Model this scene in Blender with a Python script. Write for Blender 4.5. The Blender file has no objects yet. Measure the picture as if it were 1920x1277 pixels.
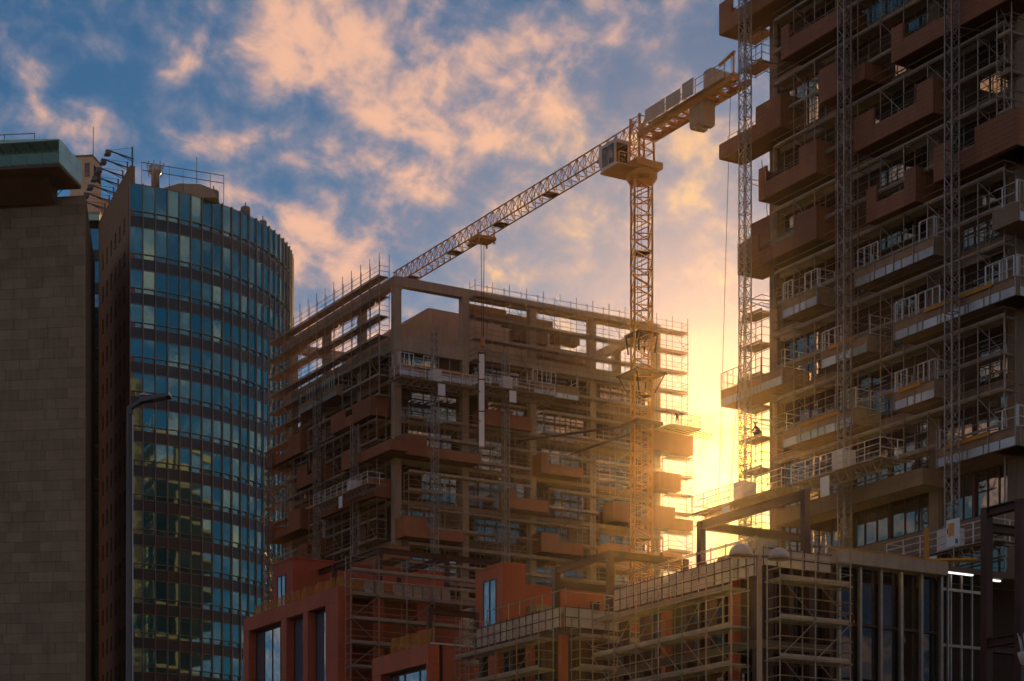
import bpy, bmesh, math, random
from mathutils import Vector, Matrix
random.seed(7)
scene = bpy.context.scene
COL = scene.collection
R = math.radians

# ------------------------------------------------------------------ camera
F, CX, HY = 3840.0, 960.0, 1770.0          # focal length, centre and horizon in photo pixels
EYE = 1.7
cam_d = bpy.data.cameras.new("camera")
cam = bpy.data.objects.new("camera", cam_d); COL.objects.link(cam)
cam.location = (0, 0, EYE); cam.rotation_euler = (R(90), 0, 0)
cam_d.sensor_width = 36; cam_d.lens = F / 1920 * 36
cam_d.shift_y = (HY - 638.5) / 1920
cam_d.clip_start = .5; cam_d.clip_end = 8000
scene.camera = cam

# ------------------------------------------------------------------ light
SUN_AZ, SUN_EL = R(5.9), R(13.2)           # azimuth from +Y towards +X
SUN = Vector((math.sin(SUN_AZ)*math.cos(SUN_EL), math.cos(SUN_AZ)*math.cos(SUN_EL), math.sin(SUN_EL)))
sun_d = bpy.data.lights.new("sun", 'SUN'); sun = bpy.data.objects.new("sun", sun_d); COL.objects.link(sun)
sun_d.energy = 4.5; sun_d.angle = R(.6); sun_d.color = (1, .53, .18)
sun.rotation_euler = (-SUN).to_track_quat('-Z', 'Y').to_euler()
sun.location = SUN * 300

world = bpy.data.worlds.new("World"); scene.world = world; world.use_nodes = True
wt = world.node_tree; wt.nodes.clear()
def wn(t, **k):
    n = wt.nodes.new(t)
    for a, b in k.items(): setattr(n, a, b)
    return n
def wl(a, b): wt.links.new(a, b)
def wmath(op, a, b=None, c=None, clamp=False):
    n = wn('ShaderNodeMath', operation=op, use_clamp=clamp)
    for i, v in enumerate((a, b, c)):
        if v is None: continue
        if isinstance(v, (int, float)): n.inputs[i].default_value = v
        else: wl(v, n.inputs[i])
    return n.outputs[0]
def wmix(f, a, b, blend='MIX'):
    n = wn('ShaderNodeMix', data_type='RGBA', blend_type=blend)
    for s, v in ((0, f), (6, a), (7, b)):
        if isinstance(v, (int, float)): n.inputs[s].default_value = v
        elif isinstance(v, tuple): n.inputs[s].default_value = (*v, 1)
        else: wl(v, n.inputs[s])
    return n.outputs[2]
def wramp(f, lo, hi):
    n = wn('ShaderNodeMapRange', interpolation_type='SMOOTHSTEP')
    wl(f, n.inputs[0]); n.inputs[1].default_value = lo; n.inputs[2].default_value = hi
    return n.outputs[0]
CLOUD_OFF = (4.3, 1.7, 0)
STR = .06
sky = wn('ShaderNodeTexSky', sky_type='NISHITA', sun_disc=False)
sky.sun_elevation = SUN_EL; sky.sun_rotation = SUN_AZ
sky.air_density = 1.0; sky.dust_density = .12; sky.ozone_density = 5.0; sky.altitude = 50
tc = wn('ShaderNodeTexCoord'); vec = tc.outputs['Generated']
dotn = wn('ShaderNodeVectorMath', operation='DOT_PRODUCT'); wl(vec, dotn.inputs[0]); dotn.inputs[1].default_value = SUN
cosang = wmath('MAXIMUM', dotn.outputs['Value'], 0.0)
sep = wn('ShaderNodeSeparateXYZ'); wl(vec, sep.inputs[0])
zz = wmath('ADD', wmath('MAXIMUM', sep.outputs[2], 0.0), .42)
comb = wn('ShaderNodeCombineXYZ')
wl(wmath('DIVIDE', sep.outputs[0], zz), comb.inputs[0]); wl(wmath('DIVIDE', sep.outputs[1], zz), comb.inputs[1])
def cloud_noise(scale, det, off, rough=.55, sc=(1.0, .8, 1), dist=0.0):
    m = wn('ShaderNodeMapping'); wl(comb.outputs[0], m.inputs[0])
    m.inputs['Location'].default_value = off; m.inputs['Rotation'].default_value = (0, 0, R(-30)); m.inputs['Scale'].default_value = sc
    n = wn('ShaderNodeTexNoise'); wl(m.outputs[0], n.inputs[0])
    n.inputs['Scale'].default_value = scale; n.inputs['Detail'].default_value = det; n.inputs['Roughness'].default_value = rough; n.inputs['Distortion'].default_value = dist
    return n.outputs[0]
n_big = cloud_noise(5.0, 3, CLOUD_OFF); n_mid = cloud_noise(29.0, 9, (1.2, 7.7, 0), .54, dist=.2)
dens = wmath('ADD', wmath('MULTIPLY', n_big, .58), wmath('MULTIPLY', n_mid, .52))
mask = wramp(dens, .485, .675)
core = wramp(dens, .545, .715)
near = wramp(cosang, math.cos(R(11)), math.cos(R(1.5)))
glow0 = wmath('POWER', cosang, 5000.0)
glow1 = wmath('POWER', cosang, 1300.0)
glow2 = wmath('POWER', cosang, 150.0)
k_ = 1/STR
def kc(r, g_, b): return (r*k_, g_*k_, b*k_)
cl_far = wmix(core, kc(.26, .25, .30), kc(.86, .47, .30))
cl_near = wmix(core, kc(.60, .44, .32), kc(1.05, .62, .15))
cl_col = wmix(near, cl_far, cl_near)
hs = wn('ShaderNodeHueSaturation'); hs.inputs['Saturation'].default_value = 1.0; hs.inputs['Value'].default_value = 1.0; wl(sky.outputs[0], hs.inputs['Color'])
skyt = wmix(1.0, hs.outputs[0], (.46, .74, .78), 'MULTIPLY')
haze_c = wmix(wmath('MULTIPLY', glow2, .75), skyt, kc(.56, .42, .33))
col = wmix(wmath('MULTIPLY', mask, .85), haze_c, cl_col)
g = wmix(1.0, wmix(glow1, (0, 0, 0), kc(.75, .38, .01)), wmix(glow0, (0, 0, 0), kc(1.1, .75, .12)), 'ADD')
col = wmix(1.0, col, g, 'ADD')
bg = wn('ShaderNodeBackground'); wl(col, bg.inputs[0]); bg.inputs[1].default_value = STR
wo = wn('ShaderNodeOutputWorld'); wl(bg.outputs[0], wo.inputs[0])

scene.view_settings.view_transform = 'Standard'; scene.view_settings.look = 'None'
scene.view_settings.exposure = .22; scene.view_settings.gamma = 1; scene.view_settings.use_curve_mapping = False
scene.render.engine = 'CYCLES'
scene.cycles.max_bounces = 6; scene.cycles.diffuse_bounces = 3; scene.cycles.glossy_bounces = 3
scene.cycles.use_denoising = True
scene.cycles.volume_bounces = 0
HAZE = .00003

# ------------------------------------------------------------------ materials
MATS = {}
def mat(name, colr, rough=.75, metal=0.0, var=.18, scale=.6, bump=0.0, bscale=6.0, rand=0.0, ior=1.45, ribs=None, streak=0.0, emit=None):
    m = bpy.data.materials.new(name); m.use_nodes = True; nt = m.node_tree; N = nt.nodes; L = nt.links
    b = N['Principled BSDF']; b.inputs['Roughness'].default_value = rough; b.inputs['Metallic'].default_value = metal; b.inputs['IOR'].default_value = ior
    geo = N.new('ShaderNodeNewGeometry')
    def noise(s, d=5, vec_out=None):
        n = N.new('ShaderNodeTexNoise'); L.new(vec_out or geo.outputs['Position'], n.inputs[0]); n.inputs['Scale'].default_value = s; n.inputs['Detail'].default_value = d; return n.outputs[0]
    def mth(op, a, c):
        n = N.new('ShaderNodeMath'); n.operation = op
        for i, v in enumerate((a, c)):
            if isinstance(v, (int, float)): n.inputs[i].default_value = v
            else: L.new(v, n.inputs[i])
        return n.outputs[0]
    f = mth('ADD', mth('MULTIPLY', noise(scale), 1.0), mth('MULTIPLY', noise(scale*7, 4), .5))
    f = mth('SUBTRACT', f, .75)                                   # about -0.4 .. 0.4
    val = mth('ADD', mth('MULTIPLY', f, var*2.6), 1.0)
    if streak:
        mp = N.new('ShaderNodeMapping'); L.new(geo.outputs['Position'], mp.inputs[0]); mp.inputs['Scale'].default_value = (2.2, 2.2, .12)
        st = noise(1.6, 5, mp.outputs[0]); val = mth('MULTIPLY', val, mth('ADD', mth('MULTIPLY', st, streak*2), 1-streak))
    if rand:
        oi = N.new('ShaderNodeObjectInfo'); val = mth('MULTIPLY', val, mth('ADD', mth('MULTIPLY', oi.outputs['Random'], rand*2), 1-rand))
    mx = N.new('ShaderNodeVectorMath'); mx.operation = 'SCALE'; mx.inputs[0].default_value = colr; L.new(val, mx.inputs['Scale'])
    L.new(mx.outputs[0], b.inputs['Base Color'])
    h = None
    if bump: h = mth('MULTIPLY', noise(bscale, 5), 1.0)
    if ribs:
        axis, pitch, amp = ribs
        tco = N.new('ShaderNodeTexCoord'); sp = N.new('ShaderNodeSeparateXYZ'); L.new(tco.outputs['Object'], sp.inputs[0])
        c = sp.outputs[2] if axis == 'z' else mth('ADD', sp.outputs[0], sp.outputs[1])
        w = mth('PINGPONG', mth('DIVIDE', c, pitch), .5); w = mth('MINIMUM', mth('MULTIPLY', w, 8.0), 1.0)
        h = mth('MULTIPLY', w, amp) if h is None else mth('ADD', h, mth('MULTIPLY', w, amp))
        if not bump: bump = .6
    if h is not None:
        bp = N.new('ShaderNodeBump'); bp.inputs['Strength'].default_value = min(1, bump); bp.inputs['Distance'].default_value = .03
        L.new(h, bp.inputs['Height']); L.new(bp.outputs[0], b.inputs['Normal'])
    if emit: b.inputs['Emission Color'].default_value = (*emit[:3], 1); b.inputs['Emission Strength'].default_value = emit[3]
    MATS[name] = m; return m
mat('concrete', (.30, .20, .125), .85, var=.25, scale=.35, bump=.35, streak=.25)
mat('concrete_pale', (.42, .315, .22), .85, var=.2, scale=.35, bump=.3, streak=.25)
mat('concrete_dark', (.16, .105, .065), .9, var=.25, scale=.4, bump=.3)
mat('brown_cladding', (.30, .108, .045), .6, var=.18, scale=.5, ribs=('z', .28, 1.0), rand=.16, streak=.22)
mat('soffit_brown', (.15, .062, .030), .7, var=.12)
mat('terracotta', (.48, .095, .033), .6, var=.2, scale=.4, rand=.10, streak=.25)
mat('terracotta_ribbed', (.43, .08, .03), .6, var=.1, ribs=('h', .30, 1.0))
mat('steel_brown', (.075, .032, .022), .55, .2, var=.2)
mat('galvanised', (.36, .32, .27), .45, .7, var=.25, scale=1.5, rand=.15)
mat('scaffold_tube', (.36, .27, .19), .5, .55, var=.25, scale=1.2, rand=.25)
mat('scaffold_deck', (.38, .29, .21), .7, .2, var=.3, scale=1.5, rand=.2)
mat('white_rail', (.72, .70, .66), .5, .3, var=.12)
mat('fascia_silver', (.44, .45, .45), .38, .75, var=.2, scale=1.2, rand=.2, bump=.15, bscale=3)
mat('plywood', (.34, .21, .11), .8, var=.3, scale=1.0, rand=.15)
mat('orange_board', (.55, .24, .03), .7, var=.2)
mat('sheeting', (.44, .35, .27), .45, var=.22, scale=1.6, bump=.9, bscale=2.2, rand=.15)
mat('crane_paint', (.50, .225, .04), .5, var=.22, scale=1.0, rand=.08)
mat('crane_grey', (.40, .37, .33), .6, var=.2, streak=.15)
mat('ballast', (.34, .29, .23), .9, var=.2, bump=.3, streak=.2)
mat('cab_white', (.62, .58, .52), .5, var=.1)
mat('dark_glass', (.02, .022, .025), .06, var=.1, ior=1.7)
mat('rope', (.10, .08, .06), .7)
mat('panel_white', (.85, .83, .80), .5, var=.05)
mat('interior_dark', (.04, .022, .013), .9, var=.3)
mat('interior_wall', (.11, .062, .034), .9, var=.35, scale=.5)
mat('mullion_brown', (.11, .042, .026), .5, .1, var=.15)
mat('stone', (.30, .215, .135), .85, var=.2, scale=.5, rand=.15, bump=.35, bscale=4, streak=.22)
mat('stone_joint', (.10, .075, .05), .95)
mat('brick', (.27, .165, .10), .9, var=.3, scale=2.2, bump=.6, bscale=9)
mat('peach_render', (.78, .52, .34), .9, var=.15, scale=.4, streak=.2)  # peach lightened so the colour stands in for sunlight on the stair tower
mat('tower_mullion', (.24, .205, .18), .45, .5, var=.1)
mat("spandrel", (.05, .066, .074), .35, var=.12, rand=.15)
mat('green_panel', (.45, .80, .70), .35, var=.12, rand=.1)  # base colour brightened in place of direct sun on the canopy
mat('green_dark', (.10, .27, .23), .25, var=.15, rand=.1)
mat('roof_metal', (.22, .19, .16), .6, .3, var=.2)
mat('lamp_metal', (.13, .12, .11), .45, .5, var=.15)
mat('lamp_edge', (.5, .48, .45), .35, .7)
mat('dome_cream', (.60, .50, .38), .5, var=.08)
mat('lamp_lens', (.35, .22, .13), .3, var=.2)
mat('asphalt', (.05, .05, .05), .9, var=.2, bump=.3)
mat('strip_light', (.9, .9, .9), .5, emit=(1, .97, .9, 1.3))
mat('poster', (.75, .75, .72), .6, var=.05)
mat('poster_orange', (.7, .3, .06), .6); mat('poster_blue', (.05, .15, .4), .6)
mat('blue_sheet', (.05, .15, .35), .6)
mat('skin', (.45, .25, .17), .6); mat('helmet', (.85, .82, .75), .4); mat('cloth_blue', (.05, .07, .13), .9); mat('cloth_dark', (.05, .035, .03), .9)
def glass(name, body, refl, tint=(1, 1, 1), rough=.03, rand=.3, wobble=.12):
    """coated glazing: part of the light mirrors off the pane, the rest shows blinds and rooms behind it"""
    m = bpy.data.materials.new(name); m.use_nodes = True; nt = m.node_tree; N = nt.nodes; L = nt.links
    N.remove(N['Principled BSDF']); out = N['Material Output']
    oi = N.new('ShaderNodeObjectInfo')
    mul = N.new('ShaderNodeMath'); mul.operation = 'MULTIPLY_ADD'; L.new(oi.outputs['Random'], mul.inputs[0]); mul.inputs[1].default_value = rand*2; mul.inputs[2].default_value = 1-rand
    sc = N.new('ShaderNodeVectorMath'); sc.operation = 'SCALE'; sc.inputs[0].default_value = body; L.new(mul.outputs[0], sc.inputs['Scale'])
    d = N.new('ShaderNodeBsdfDiffuse'); L.new(sc.outputs[0], d.inputs[0])
    gl = N.new('ShaderNodeBsdfGlossy'); gl.inputs[0].default_value = (*tint, 1); gl.inputs['Roughness'].default_value = rough
    geo = N.new('ShaderNodeNewGeometry'); ns = N.new('ShaderNodeTexNoise'); L.new(geo.outputs['Position'], ns.inputs[0]); ns.inputs['Scale'].default_value = .7; ns.inputs['Detail'].default_value = 2
    bp = N.new('ShaderNodeBump'); bp.inputs['Strength'].default_value = wobble; bp.inputs['Distance'].default_value = .05; L.new(ns.outputs[0], bp.inputs['Height']); L.new(bp.outputs[0], gl.inputs['Normal'])
    fr = N.new('ShaderNodeLayerWeight'); fr.inputs[0].default_value = .35
    ad = N.new('ShaderNodeMath'); ad.operation = 'MULTIPLY_ADD'; ad.use_clamp = True; L.new(fr.outputs['Fresnel'], ad.inputs[0]); ad.inputs[1].default_value = .9; ad.inputs[2].default_value = refl
    mx = N.new('ShaderNodeMixShader'); L.new(ad.outputs[0], mx.inputs[0]); L.new(d.outputs[0], mx.inputs[1]); L.new(gl.outputs[0], mx.inputs[2]); L.new(mx.outputs[0], out.inputs[0])
    MATS[name] = m
glass('tower_glass', (.028, .14, .148), .26, (.45, .92, .93), rand=.15, wobble=.07)
glass('tower_glass_dark', (.012, .03, .032), .30, (.6, .9, .9))
glass('site_glass', (.045, .055, .06), .30, (1.0, .86, .62), rand=.4)
glass('dim_glass', (.02, .014, .01), .03, (.8, .8, .8), rand=.3)
glass('low_glass', (.05, .15, .22), .40, (.6, .85, .95), rand=.2)
nm_ = mat('orange_net', (.55, .22, .035), .9, var=.3, scale=2)
_nt = nm_.node_tree; _tr = _nt.nodes.new('ShaderNodeBsdfTransparent'); _mx = _nt.nodes.new('ShaderNodeMixShader'); _mx.inputs[0].default_value = .5
_nt.links.new(_tr.outputs[0], _mx.inputs[1]); _nt.links.new(_nt.nodes['Principled BSDF'].outputs[0], _mx.inputs[2]); _nt.links.new(_mx.outputs[0], _nt.nodes['Material Output'].inputs['Surface'])
glass('link_glass', (.03, .10, .13), .25, (.6, .9, 1.0))

# ------------------------------------------------------------------ mesh helpers
class MB:
    def __init__(s): s.v, s.f = [], []
    def add(s, vs, fs):
        o = len(s.v); s.v += [tuple(p) for p in vs]; s.f += [tuple(i+o for i in q) for q in fs]; return s
    def box(s, x0, x1, y0, y1, z0, z1):
        return s.add([(x0,y0,z0),(x1,y0,z0),(x1,y1,z0),(x0,y1,z0),(x0,y0,z1),(x1,y0,z1),(x1,y1,z1),(x0,y1,z1)],
                     [(3,2,1,0),(4,5,6,7),(0,1,5,4),(1,2,6,5),(2,3,7,6),(3,0,4,7)])
    def tube(s, p, q, r, n=4, r2=None):
        p, q = Vector(p), Vector(q); d = (q-p)
        if d.length < 1e-6: return s
        d.normalize(); a = d.orthogonal().normalized() if abs(d.z) < .99 else Vector((1, 0, 0)); b = d.cross(a)
        r2 = r if r2 is None else r2; vs = []
        for c, rr in ((p, r), (q, r2)):
            for k in range(n):
                t = 2*math.pi*(k+.5)/n; vs.append(c + a*(rr*math.cos(t)) + b*(rr*math.sin(t)))
        fs = [(k, (k+1) % n, n+(k+1) % n, n+k) for k in range(n)] + [tuple(range(n-1, -1, -1)), tuple(range(n, 2*n))]
        return s.add(vs, fs)
    def prism(s, poly, h0, h1, axis='z'):
        """poly: list of (a,b); extruded along axis from h0 to h1"""
        n = len(poly)
        def P(a, b, h): return {'z': (a, b, h), 'y': (a, h, b), 'x': (h, a, b)}[axis]
        vs = [P(a, b, h0) for a, b in poly] + [P(a, b, h1) for a, b in poly]
        fs = [(k, (k+1) % n, n+(k+1) % n, n+k) for k in range(n)] + [tuple(range(n-1, -1, -1)), tuple(range(n, 2*n))]
        return s.add(vs, fs)
    def lathe(s, prof, cx=0, cy=0, n=16):
        vs = [(cx+r*math.cos(2*math.pi*k/n), cy+r*math.sin(2*math.pi*k/n), z) for r, z in prof for k in range(n)]
        fs = [(j*n+k, j*n+(k+1) % n, (j+1)*n+(k+1) % n, (j+1)*n+k) for j in range(len(prof)-1) for k in range(n)]
        fs += [tuple(range(n-1, -1, -1)), tuple(range((len(prof)-1)*n, len(prof)*n))]
        return s.add(vs, fs)
    def mesh(s, name, m, smooth=False):
        me = bpy.data.meshes.new(name); me.from_pydata(s.v, [], s.f)
        me.materials.append(MATS[m])
        bm = bmesh.new(); bm.from_mesh(me); bmesh.ops.recalc_face_normals(bm, faces=bm.faces); bm.to_mesh(me); bm.free()
        if smooth:
            for p in me.polygons: p.use_smooth = True
        return me
    def build(s, name, m, parent=None, smooth=False, kind=None, label=None):
        return link(name, s.mesh(name, m, smooth), parent, kind=kind, label=label)
def link(name, me, parent=None, loc=None, rot=None, scale=None, kind=None, label=None):
    o = bpy.data.objects.new(name, me); COL.objects.link(o)
    if parent is not None: o.parent = parent
    if loc is not None: o.location = loc
    if rot is not None: o.rotation_euler = rot
    if scale is not None: o.scale = scale
    if kind: o['kind'] = kind
    if label: o['label'] = label
    return o
_unit = {}
def ubox(name, m, parent, x0, x1, y0, y1, z0, z1, label=None):
    """box part that shares one unit mesh per material"""
    if m not in _unit: _unit[m] = MB().box(-.5, .5, -.5, .5, -.5, .5).mesh('unit_'+m, m)
    return link(name, _unit[m], parent, ((x0+x1)/2, (y0+y1)/2, (z0+z1)/2), None, (abs(x1-x0), abs(y1-y0), abs(z1-z0)), label=label)
_utube = {}
def utube(name, m, parent, x, y, z0, z1, r=.03):
    if m not in _utube: _utube[m] = MB().tube((0, 0, 0), (0, 0, 1), 1, 5).mesh('unit_tube_'+m, m)
    return link(name, _utube[m], parent, (x, y, z0), None, (r, r, z1-z0))
def thing(name, label, cat, loc=(0, 0, 0), rotz=0.0, group=None):
    o = bpy.data.objects.new(name, None); COL.objects.link(o); o.location = loc; o.rotation_euler = (0, 0, rotz); o.empty_display_size = .5
    o['label'] = label; o['category'] = cat
    if group: o['group'] = group
    return o
def tag(o, label, cat, group=None):
    o['label'] = label; o['category'] = cat
    if group: o['group'] = group
    return o

# ------------------------------------------------------------------ sites: local x runs back along the right-hand faces, y back along the left-hand faces
TH = math.atan2(.506, .8625)
E2 = (math.cos(TH), math.sin(TH)); E1 = (-math.sin(TH), math.cos(TH))
class Site:
    """corner of a building on the site grid; turns a bearing measured on the photograph into metres along a face"""
    def __init__(s, u, Y): s.X, s.Y = (u-CX)/F*Y, Y; s.loc = (s.X, s.Y, 0)
    def w(s, x, y): return (s.X+x*E2[0]+y*E1[0], s.Y+x*E2[1]+y*E1[1])
    def ys(s, u, x=0):
        r = (u-CX)/F; X, Y = s.w(x, 0); return (r*Y-X)/(E1[0]-r*E1[1])
    def xs(s, u, y=0):
        r = (u-CX)/F; X, Y = s.w(0, y); return (r*Y-X)/(E2[0]-r*E2[1])
    def z(s, v, x=0, y=0): return EYE+(HY-v)/F*s.w(x, y)[1]
def off(face, a, o): return (-o, a) if face == 'L' else (a, -o)          # along-face a, outward o -> local x, y
def fbox(mb, face, a0, a1, o0, o1, z0, z1):
    x0, y0 = off(face, a0, o0); x1, y1 = off(face, a1, o1)
    return mb.box(min(x0, x1), max(x0, x1), min(y0, y1), max(y0, y1), z0, z1)
def fubox(name, m, parent, face, a0, a1, o0, o1, z0, z1, label=None):
    x0, y0 = off(face, a0, o0); x1, y1 = off(face, a1, o1)
    return ubox(name, m, parent, min(x0, x1), max(x0, x1), min(y0, y1), max(y0, y1), z0, z1, label)

def window(parent, face, a0, a1, z0, z1, o, n, gm='site_glass', fm='mullion_brown', transom=None, fw=.09, depth=.12):
    """frame with mullions as a part, each pane a sub-part"""
    mb = MB(); a0, a1 = min(a0, a1), max(a0, a1)
    fbox(mb, face, a0, a1, o-depth, o, z0, z0+fw); fbox(mb, face, a0, a1, o-depth, o, z1-fw, z1)
    xs = [a0+(a1-a0)*k/n for k in range(n+1)]
    for k, a in enumerate(xs):
        c = min(max(a, a0+fw/2), a1-fw/2); fbox(mb, face, c-fw/2, c+fw/2, o-depth-.003, o+.003, z0+fw, z1-fw)
    if transom: fbox(mb, face, a0+fw, a1-fw, o-depth+.004, o-.004, z0+transom-fw/2, z0+transom+fw/2)
    w = mb.build('window', fm, parent)
    for k in range(n):
        if transom:
            fubox('pane', gm, w, face, xs[k]+fw/2, xs[k+1]-fw/2, o-depth*.6, o-depth*.4, z0+fw, z0+transom-fw/2)
            fubox('pane', gm, w, face, xs[k]+fw/2, xs[k+1]-fw/2, o-depth*.6, o-depth*.4, z0+transom+fw/2, z1-fw)
        else:
            fubox('pane', gm, w, face, xs[k]+fw/2, xs[k+1]-fw/2, o-depth*.6, o-depth*.4, z0+fw, z1-fw)
    return w

def clad_balcony(parent, face, a0, a1, z0, p, prof, o0=0.0):
    """brown clad trough balcony: soffit tray, then front panels of stepped height and two end panels"""
    a0, a1 = min(a0, a1), max(a0, a1); t = .14
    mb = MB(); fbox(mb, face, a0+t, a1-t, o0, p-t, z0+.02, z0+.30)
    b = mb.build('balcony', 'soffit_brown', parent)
    prof = sorted((min(q[0], q[1]), max(q[0], q[1]), q[2]) for q in prof)
    for (f0, f1, h) in prof: 
        m2 = MB(); fbox(m2, face, f0+.008, f1-.008, p-t, p, z0, z0+h); m2.build('cladding_panel', 'brown_cladding', b)
    m2 = MB(); fbox(m2, face, a0, a0+t, o0, p-t-.004, z0, z0+prof[0][2]); m2.build('cladding_panel', 'brown_cladding', b)
    m2 = MB(); fbox(m2, face, a1-t, a1, o0, p-t-.004, z0, z0+prof[-1][2]); m2.build('cladding_panel', 'brown_cladding', b)
    # planting trough rail behind the parapet
    m3 = MB(); x = p-.5
    for k in range(int((a1-a0)/1.6)+1):
        a = min(a0+.3+k*1.6, a1-.3); q = off(face, a, x); m3.tube((*q, z0+.3), (*q, z0+1.5), .03)
    for hh in (1.0, 1.5): m3.tube((*off(face, a0+.3, x), z0+hh), (*off(face, a1-.3, x), z0+hh), .025)
    m3.build('hand_rail', 'galvanised', b)
    return b

def bare_balcony(parent, face, a0, a1, z0, p, rails=((0, 1),), board=True, wrap=None, h=1.0, o0=0.0, slab='concrete'):
    """concrete balcony not yet clad: slab with upstand, silver fascia panels, posts, white guard panels, orange toe board"""
    a0, a1 = min(a0, a1), max(a0, a1); t = .16
    mb = MB(); fbox(mb, face, a0, a1, o0, p-.02, z0, z0+.28)
    fbox(mb, face, a0, a1, p-t-.02, p-.02, z0+.28, z0+h); fbox(mb, face, a0, a0+t, o0, p-t-.02, z0+.28, z0+h); fbox(mb, face, a1-t, a1, o0, p-t-.02, z0+.28, z0+h)
    b = mb.build('balcony', slab, parent)
    n = max(2, int((a1-a0)/1.15)); da = (a1-a0)/n
    for k in range(n):
        fubox('fascia_panel', 'fascia_silver', b, face, a0+k*da+.05, a0+(k+1)*da-.05, p-.018, p+.012+.01*random.random(), z0+.02, z0+.5)
    for k in range(2):
        fubox('fascia_panel', 'plywood', b, face, a0+k*(a1-a0)/2+.03, a0+(k+1)*(a1-a0)/2-.03, p-.018, p+.006, z0+.53, z0+h-.03)
    m2 = MB(); n2 = max(2, round((a1-a0)/1.9))
    for k in range(n2+1):
        a = a0+.05+(a1-a0-.1)*k/n2; q = off(face, a, p+.05); m2.tube((*q, z0), (*q, z0+h+random.choice((.15, 1.15, 1.15))), .032)
    m2.tube((*off(face, a0, p+.06), z0+h+.0), (*off(face, a1, p+.06), z0+h), .03)
    m2.build('edge_post', 'galvanised', b)
    for (f0, f1) in rails:
        r0, r1 = a0+(a1-a0)*f0, a0+(a1-a0)*f1; m3 = MB(); o = p-.1; zb, zt = z0+h+.05, z0+h+1.2
        m3.tube((*off(face, r0, o), zt), (*off(face, r1, o), zt), .04); m3.tube((*off(face, r0, o), zb), (*off(face, r1, o), zb), .04)
        k = max(2, round((r1-r0)/.55))
        for i in range(k+1): q = off(face, r0+(r1-r0)*i/k, o); m3.tube((*q, zb), (*q, zt), .035 if i % 2 else .045)
        m3.build('guard_rail', 'white_rail', b)
    # plain end guard rail returning to the building
    for e in (a0+.06, a1-.06):
        m4 = MB()
        for hh in (.1, .6, 1.15): m4.tube((*off(face, e, p-.1), z0+h+hh), (*off(face, e, o0+.1), z0+h+hh), .03)
        for oo in (.35, .9): q = off(face, e, o0+(p-o0)*oo); m4.tube((*q, z0+h), (*q, z0+h+1.15), .03)
        m4.build('end_rail', 'white_rail', b)
    if board:
        c = a0+(a1-a0)*random.uniform(.15, .35); m5 = MB(); fbox(m5, face, c, min(a1, c+(a1-a0)*.55), p+.09, p+.14, z0+h-.1, z0+h+.12); m5.build('toe_board', 'orange_board', b)
    return b

def scaffold(site, name, label, face, a0, a1, z0, z1, o=.35, dep=.9, bay=2.4, lift=2.0, blocks=(), top=1.1, deck_p=1.0, deck_m='scaffold_deck', r=.035, brace=2):
    T = thing(name, label, 'scaffold', site.loc, TH)
    a0, a1 = min(a0, a1), max(a0, a1); nb = max(1, round((a1-a0)/bay)); bay = (a1-a0)/nb; nl = max(1, round((z1-z0)/lift)); lift = (z1-z0)/nl
    A = [a0+k*bay for k in range(nb+1)]; Z = [z0+k*lift for k in range(nl+1)]
    def free(i, j):
        if i < 0 or i >= nb or j < 0 or j >= nl: return False
        for (b0, b1, c0, c1) in blocks:
            if A[i] < b1-.15 and A[i+1] > b0+.15 and Z[j]+.05 < c1 and Z[j+1] > c0+.05: return False
        return True
    G = [[free(i, j) for j in range(nl)] for i in range(nb)]
    def runs(fl):
        out = []; s = None
        for k, v in enumerate(list(fl)+[False]):
            if v and s is None: s = k
            if not v and s is not None: out.append((s, k)); s = None
        return out
    for i, a in enumerate(A):
        fl = [(i > 0 and G[i-1][j]) or (i < nb and G[i][j]) for j in range(nl)]
        for (s, e) in runs(fl):
            zt = Z[e]+(top if e == nl else .15)
            for oo in (o, o+dep): utube('standard', 'scaffold_tube', T, *off(face, a, oo), Z[s]-.05, zt, r)
    for j in range(nl+1):
        jj = min(j, nl-1); fl = [G[i][jj] if j < nl else G[i][nl-1] for i in range(nb)]
        if j < nl and j > 0: fl = [G[i][j] or G[i][j-1] for i in range(nb)]
        for (s, e) in runs(fl):
            mb = MB(); g = .012
            tr = MB()
            for oo in (o, o+dep): tr.tube((*off(face, A[s]-.15, oo), Z[j]-.06), (*off(face, A[e]+.15, oo), Z[j]-.06), r*.9)
            for i in range(s, e+1): tr.tube((*off(face, A[i], o-.1), Z[j]-.1), (*off(face, A[i], o+dep+.1), Z[j]-.1), r*.8)
            tr.build('ledger', 'scaffold_tube', T)
            for i in range(s, e):
                if random.random() < deck_p: fbox(mb, face, A[i]+.04, A[i+1]-.04, o+.06, o+dep-.06, Z[j]-.02, Z[j]+.04)
            if mb.v:
                fbox(mb, face, A[s]+.05, A[e]-.05, o+dep-.045, o+dep-.02, Z[j]+.045, Z[j]+.19)
                mb.build('deck', deck_m, T)
            gr = MB()
            for hh in (.5, 1.0): gr.tube((*off(face, A[s]-.1, o+dep+.04), Z[j]+hh), (*off(face, A[e]+.1, o+dep+.04), Z[j]+hh), r*.75)
            for q in (A[s], A[e]): 
                for hh in (.5, 1.0): gr.tube((*off(face, q, o), Z[j]+hh), (*off(face, q, o+dep), Z[j]+hh), r*.75)
            gr.build('guard_rail', 'scaffold_tube', T)
    for i in range(nb):
        for j in range(nl):
            if G[i][j] and (i % brace == 0):
                up = (j % 2 == 0); mb = MB()
                mb.tube((*off(face, A[i] if up else A[i+1], o+dep+.06), Z[j]), (*off(face, A[i+1] if up else A[i], o+dep+.06), Z[j+1]), r*.7); mb.build('diagonal_brace', 'scaffold_tube', T)
    return T

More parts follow.
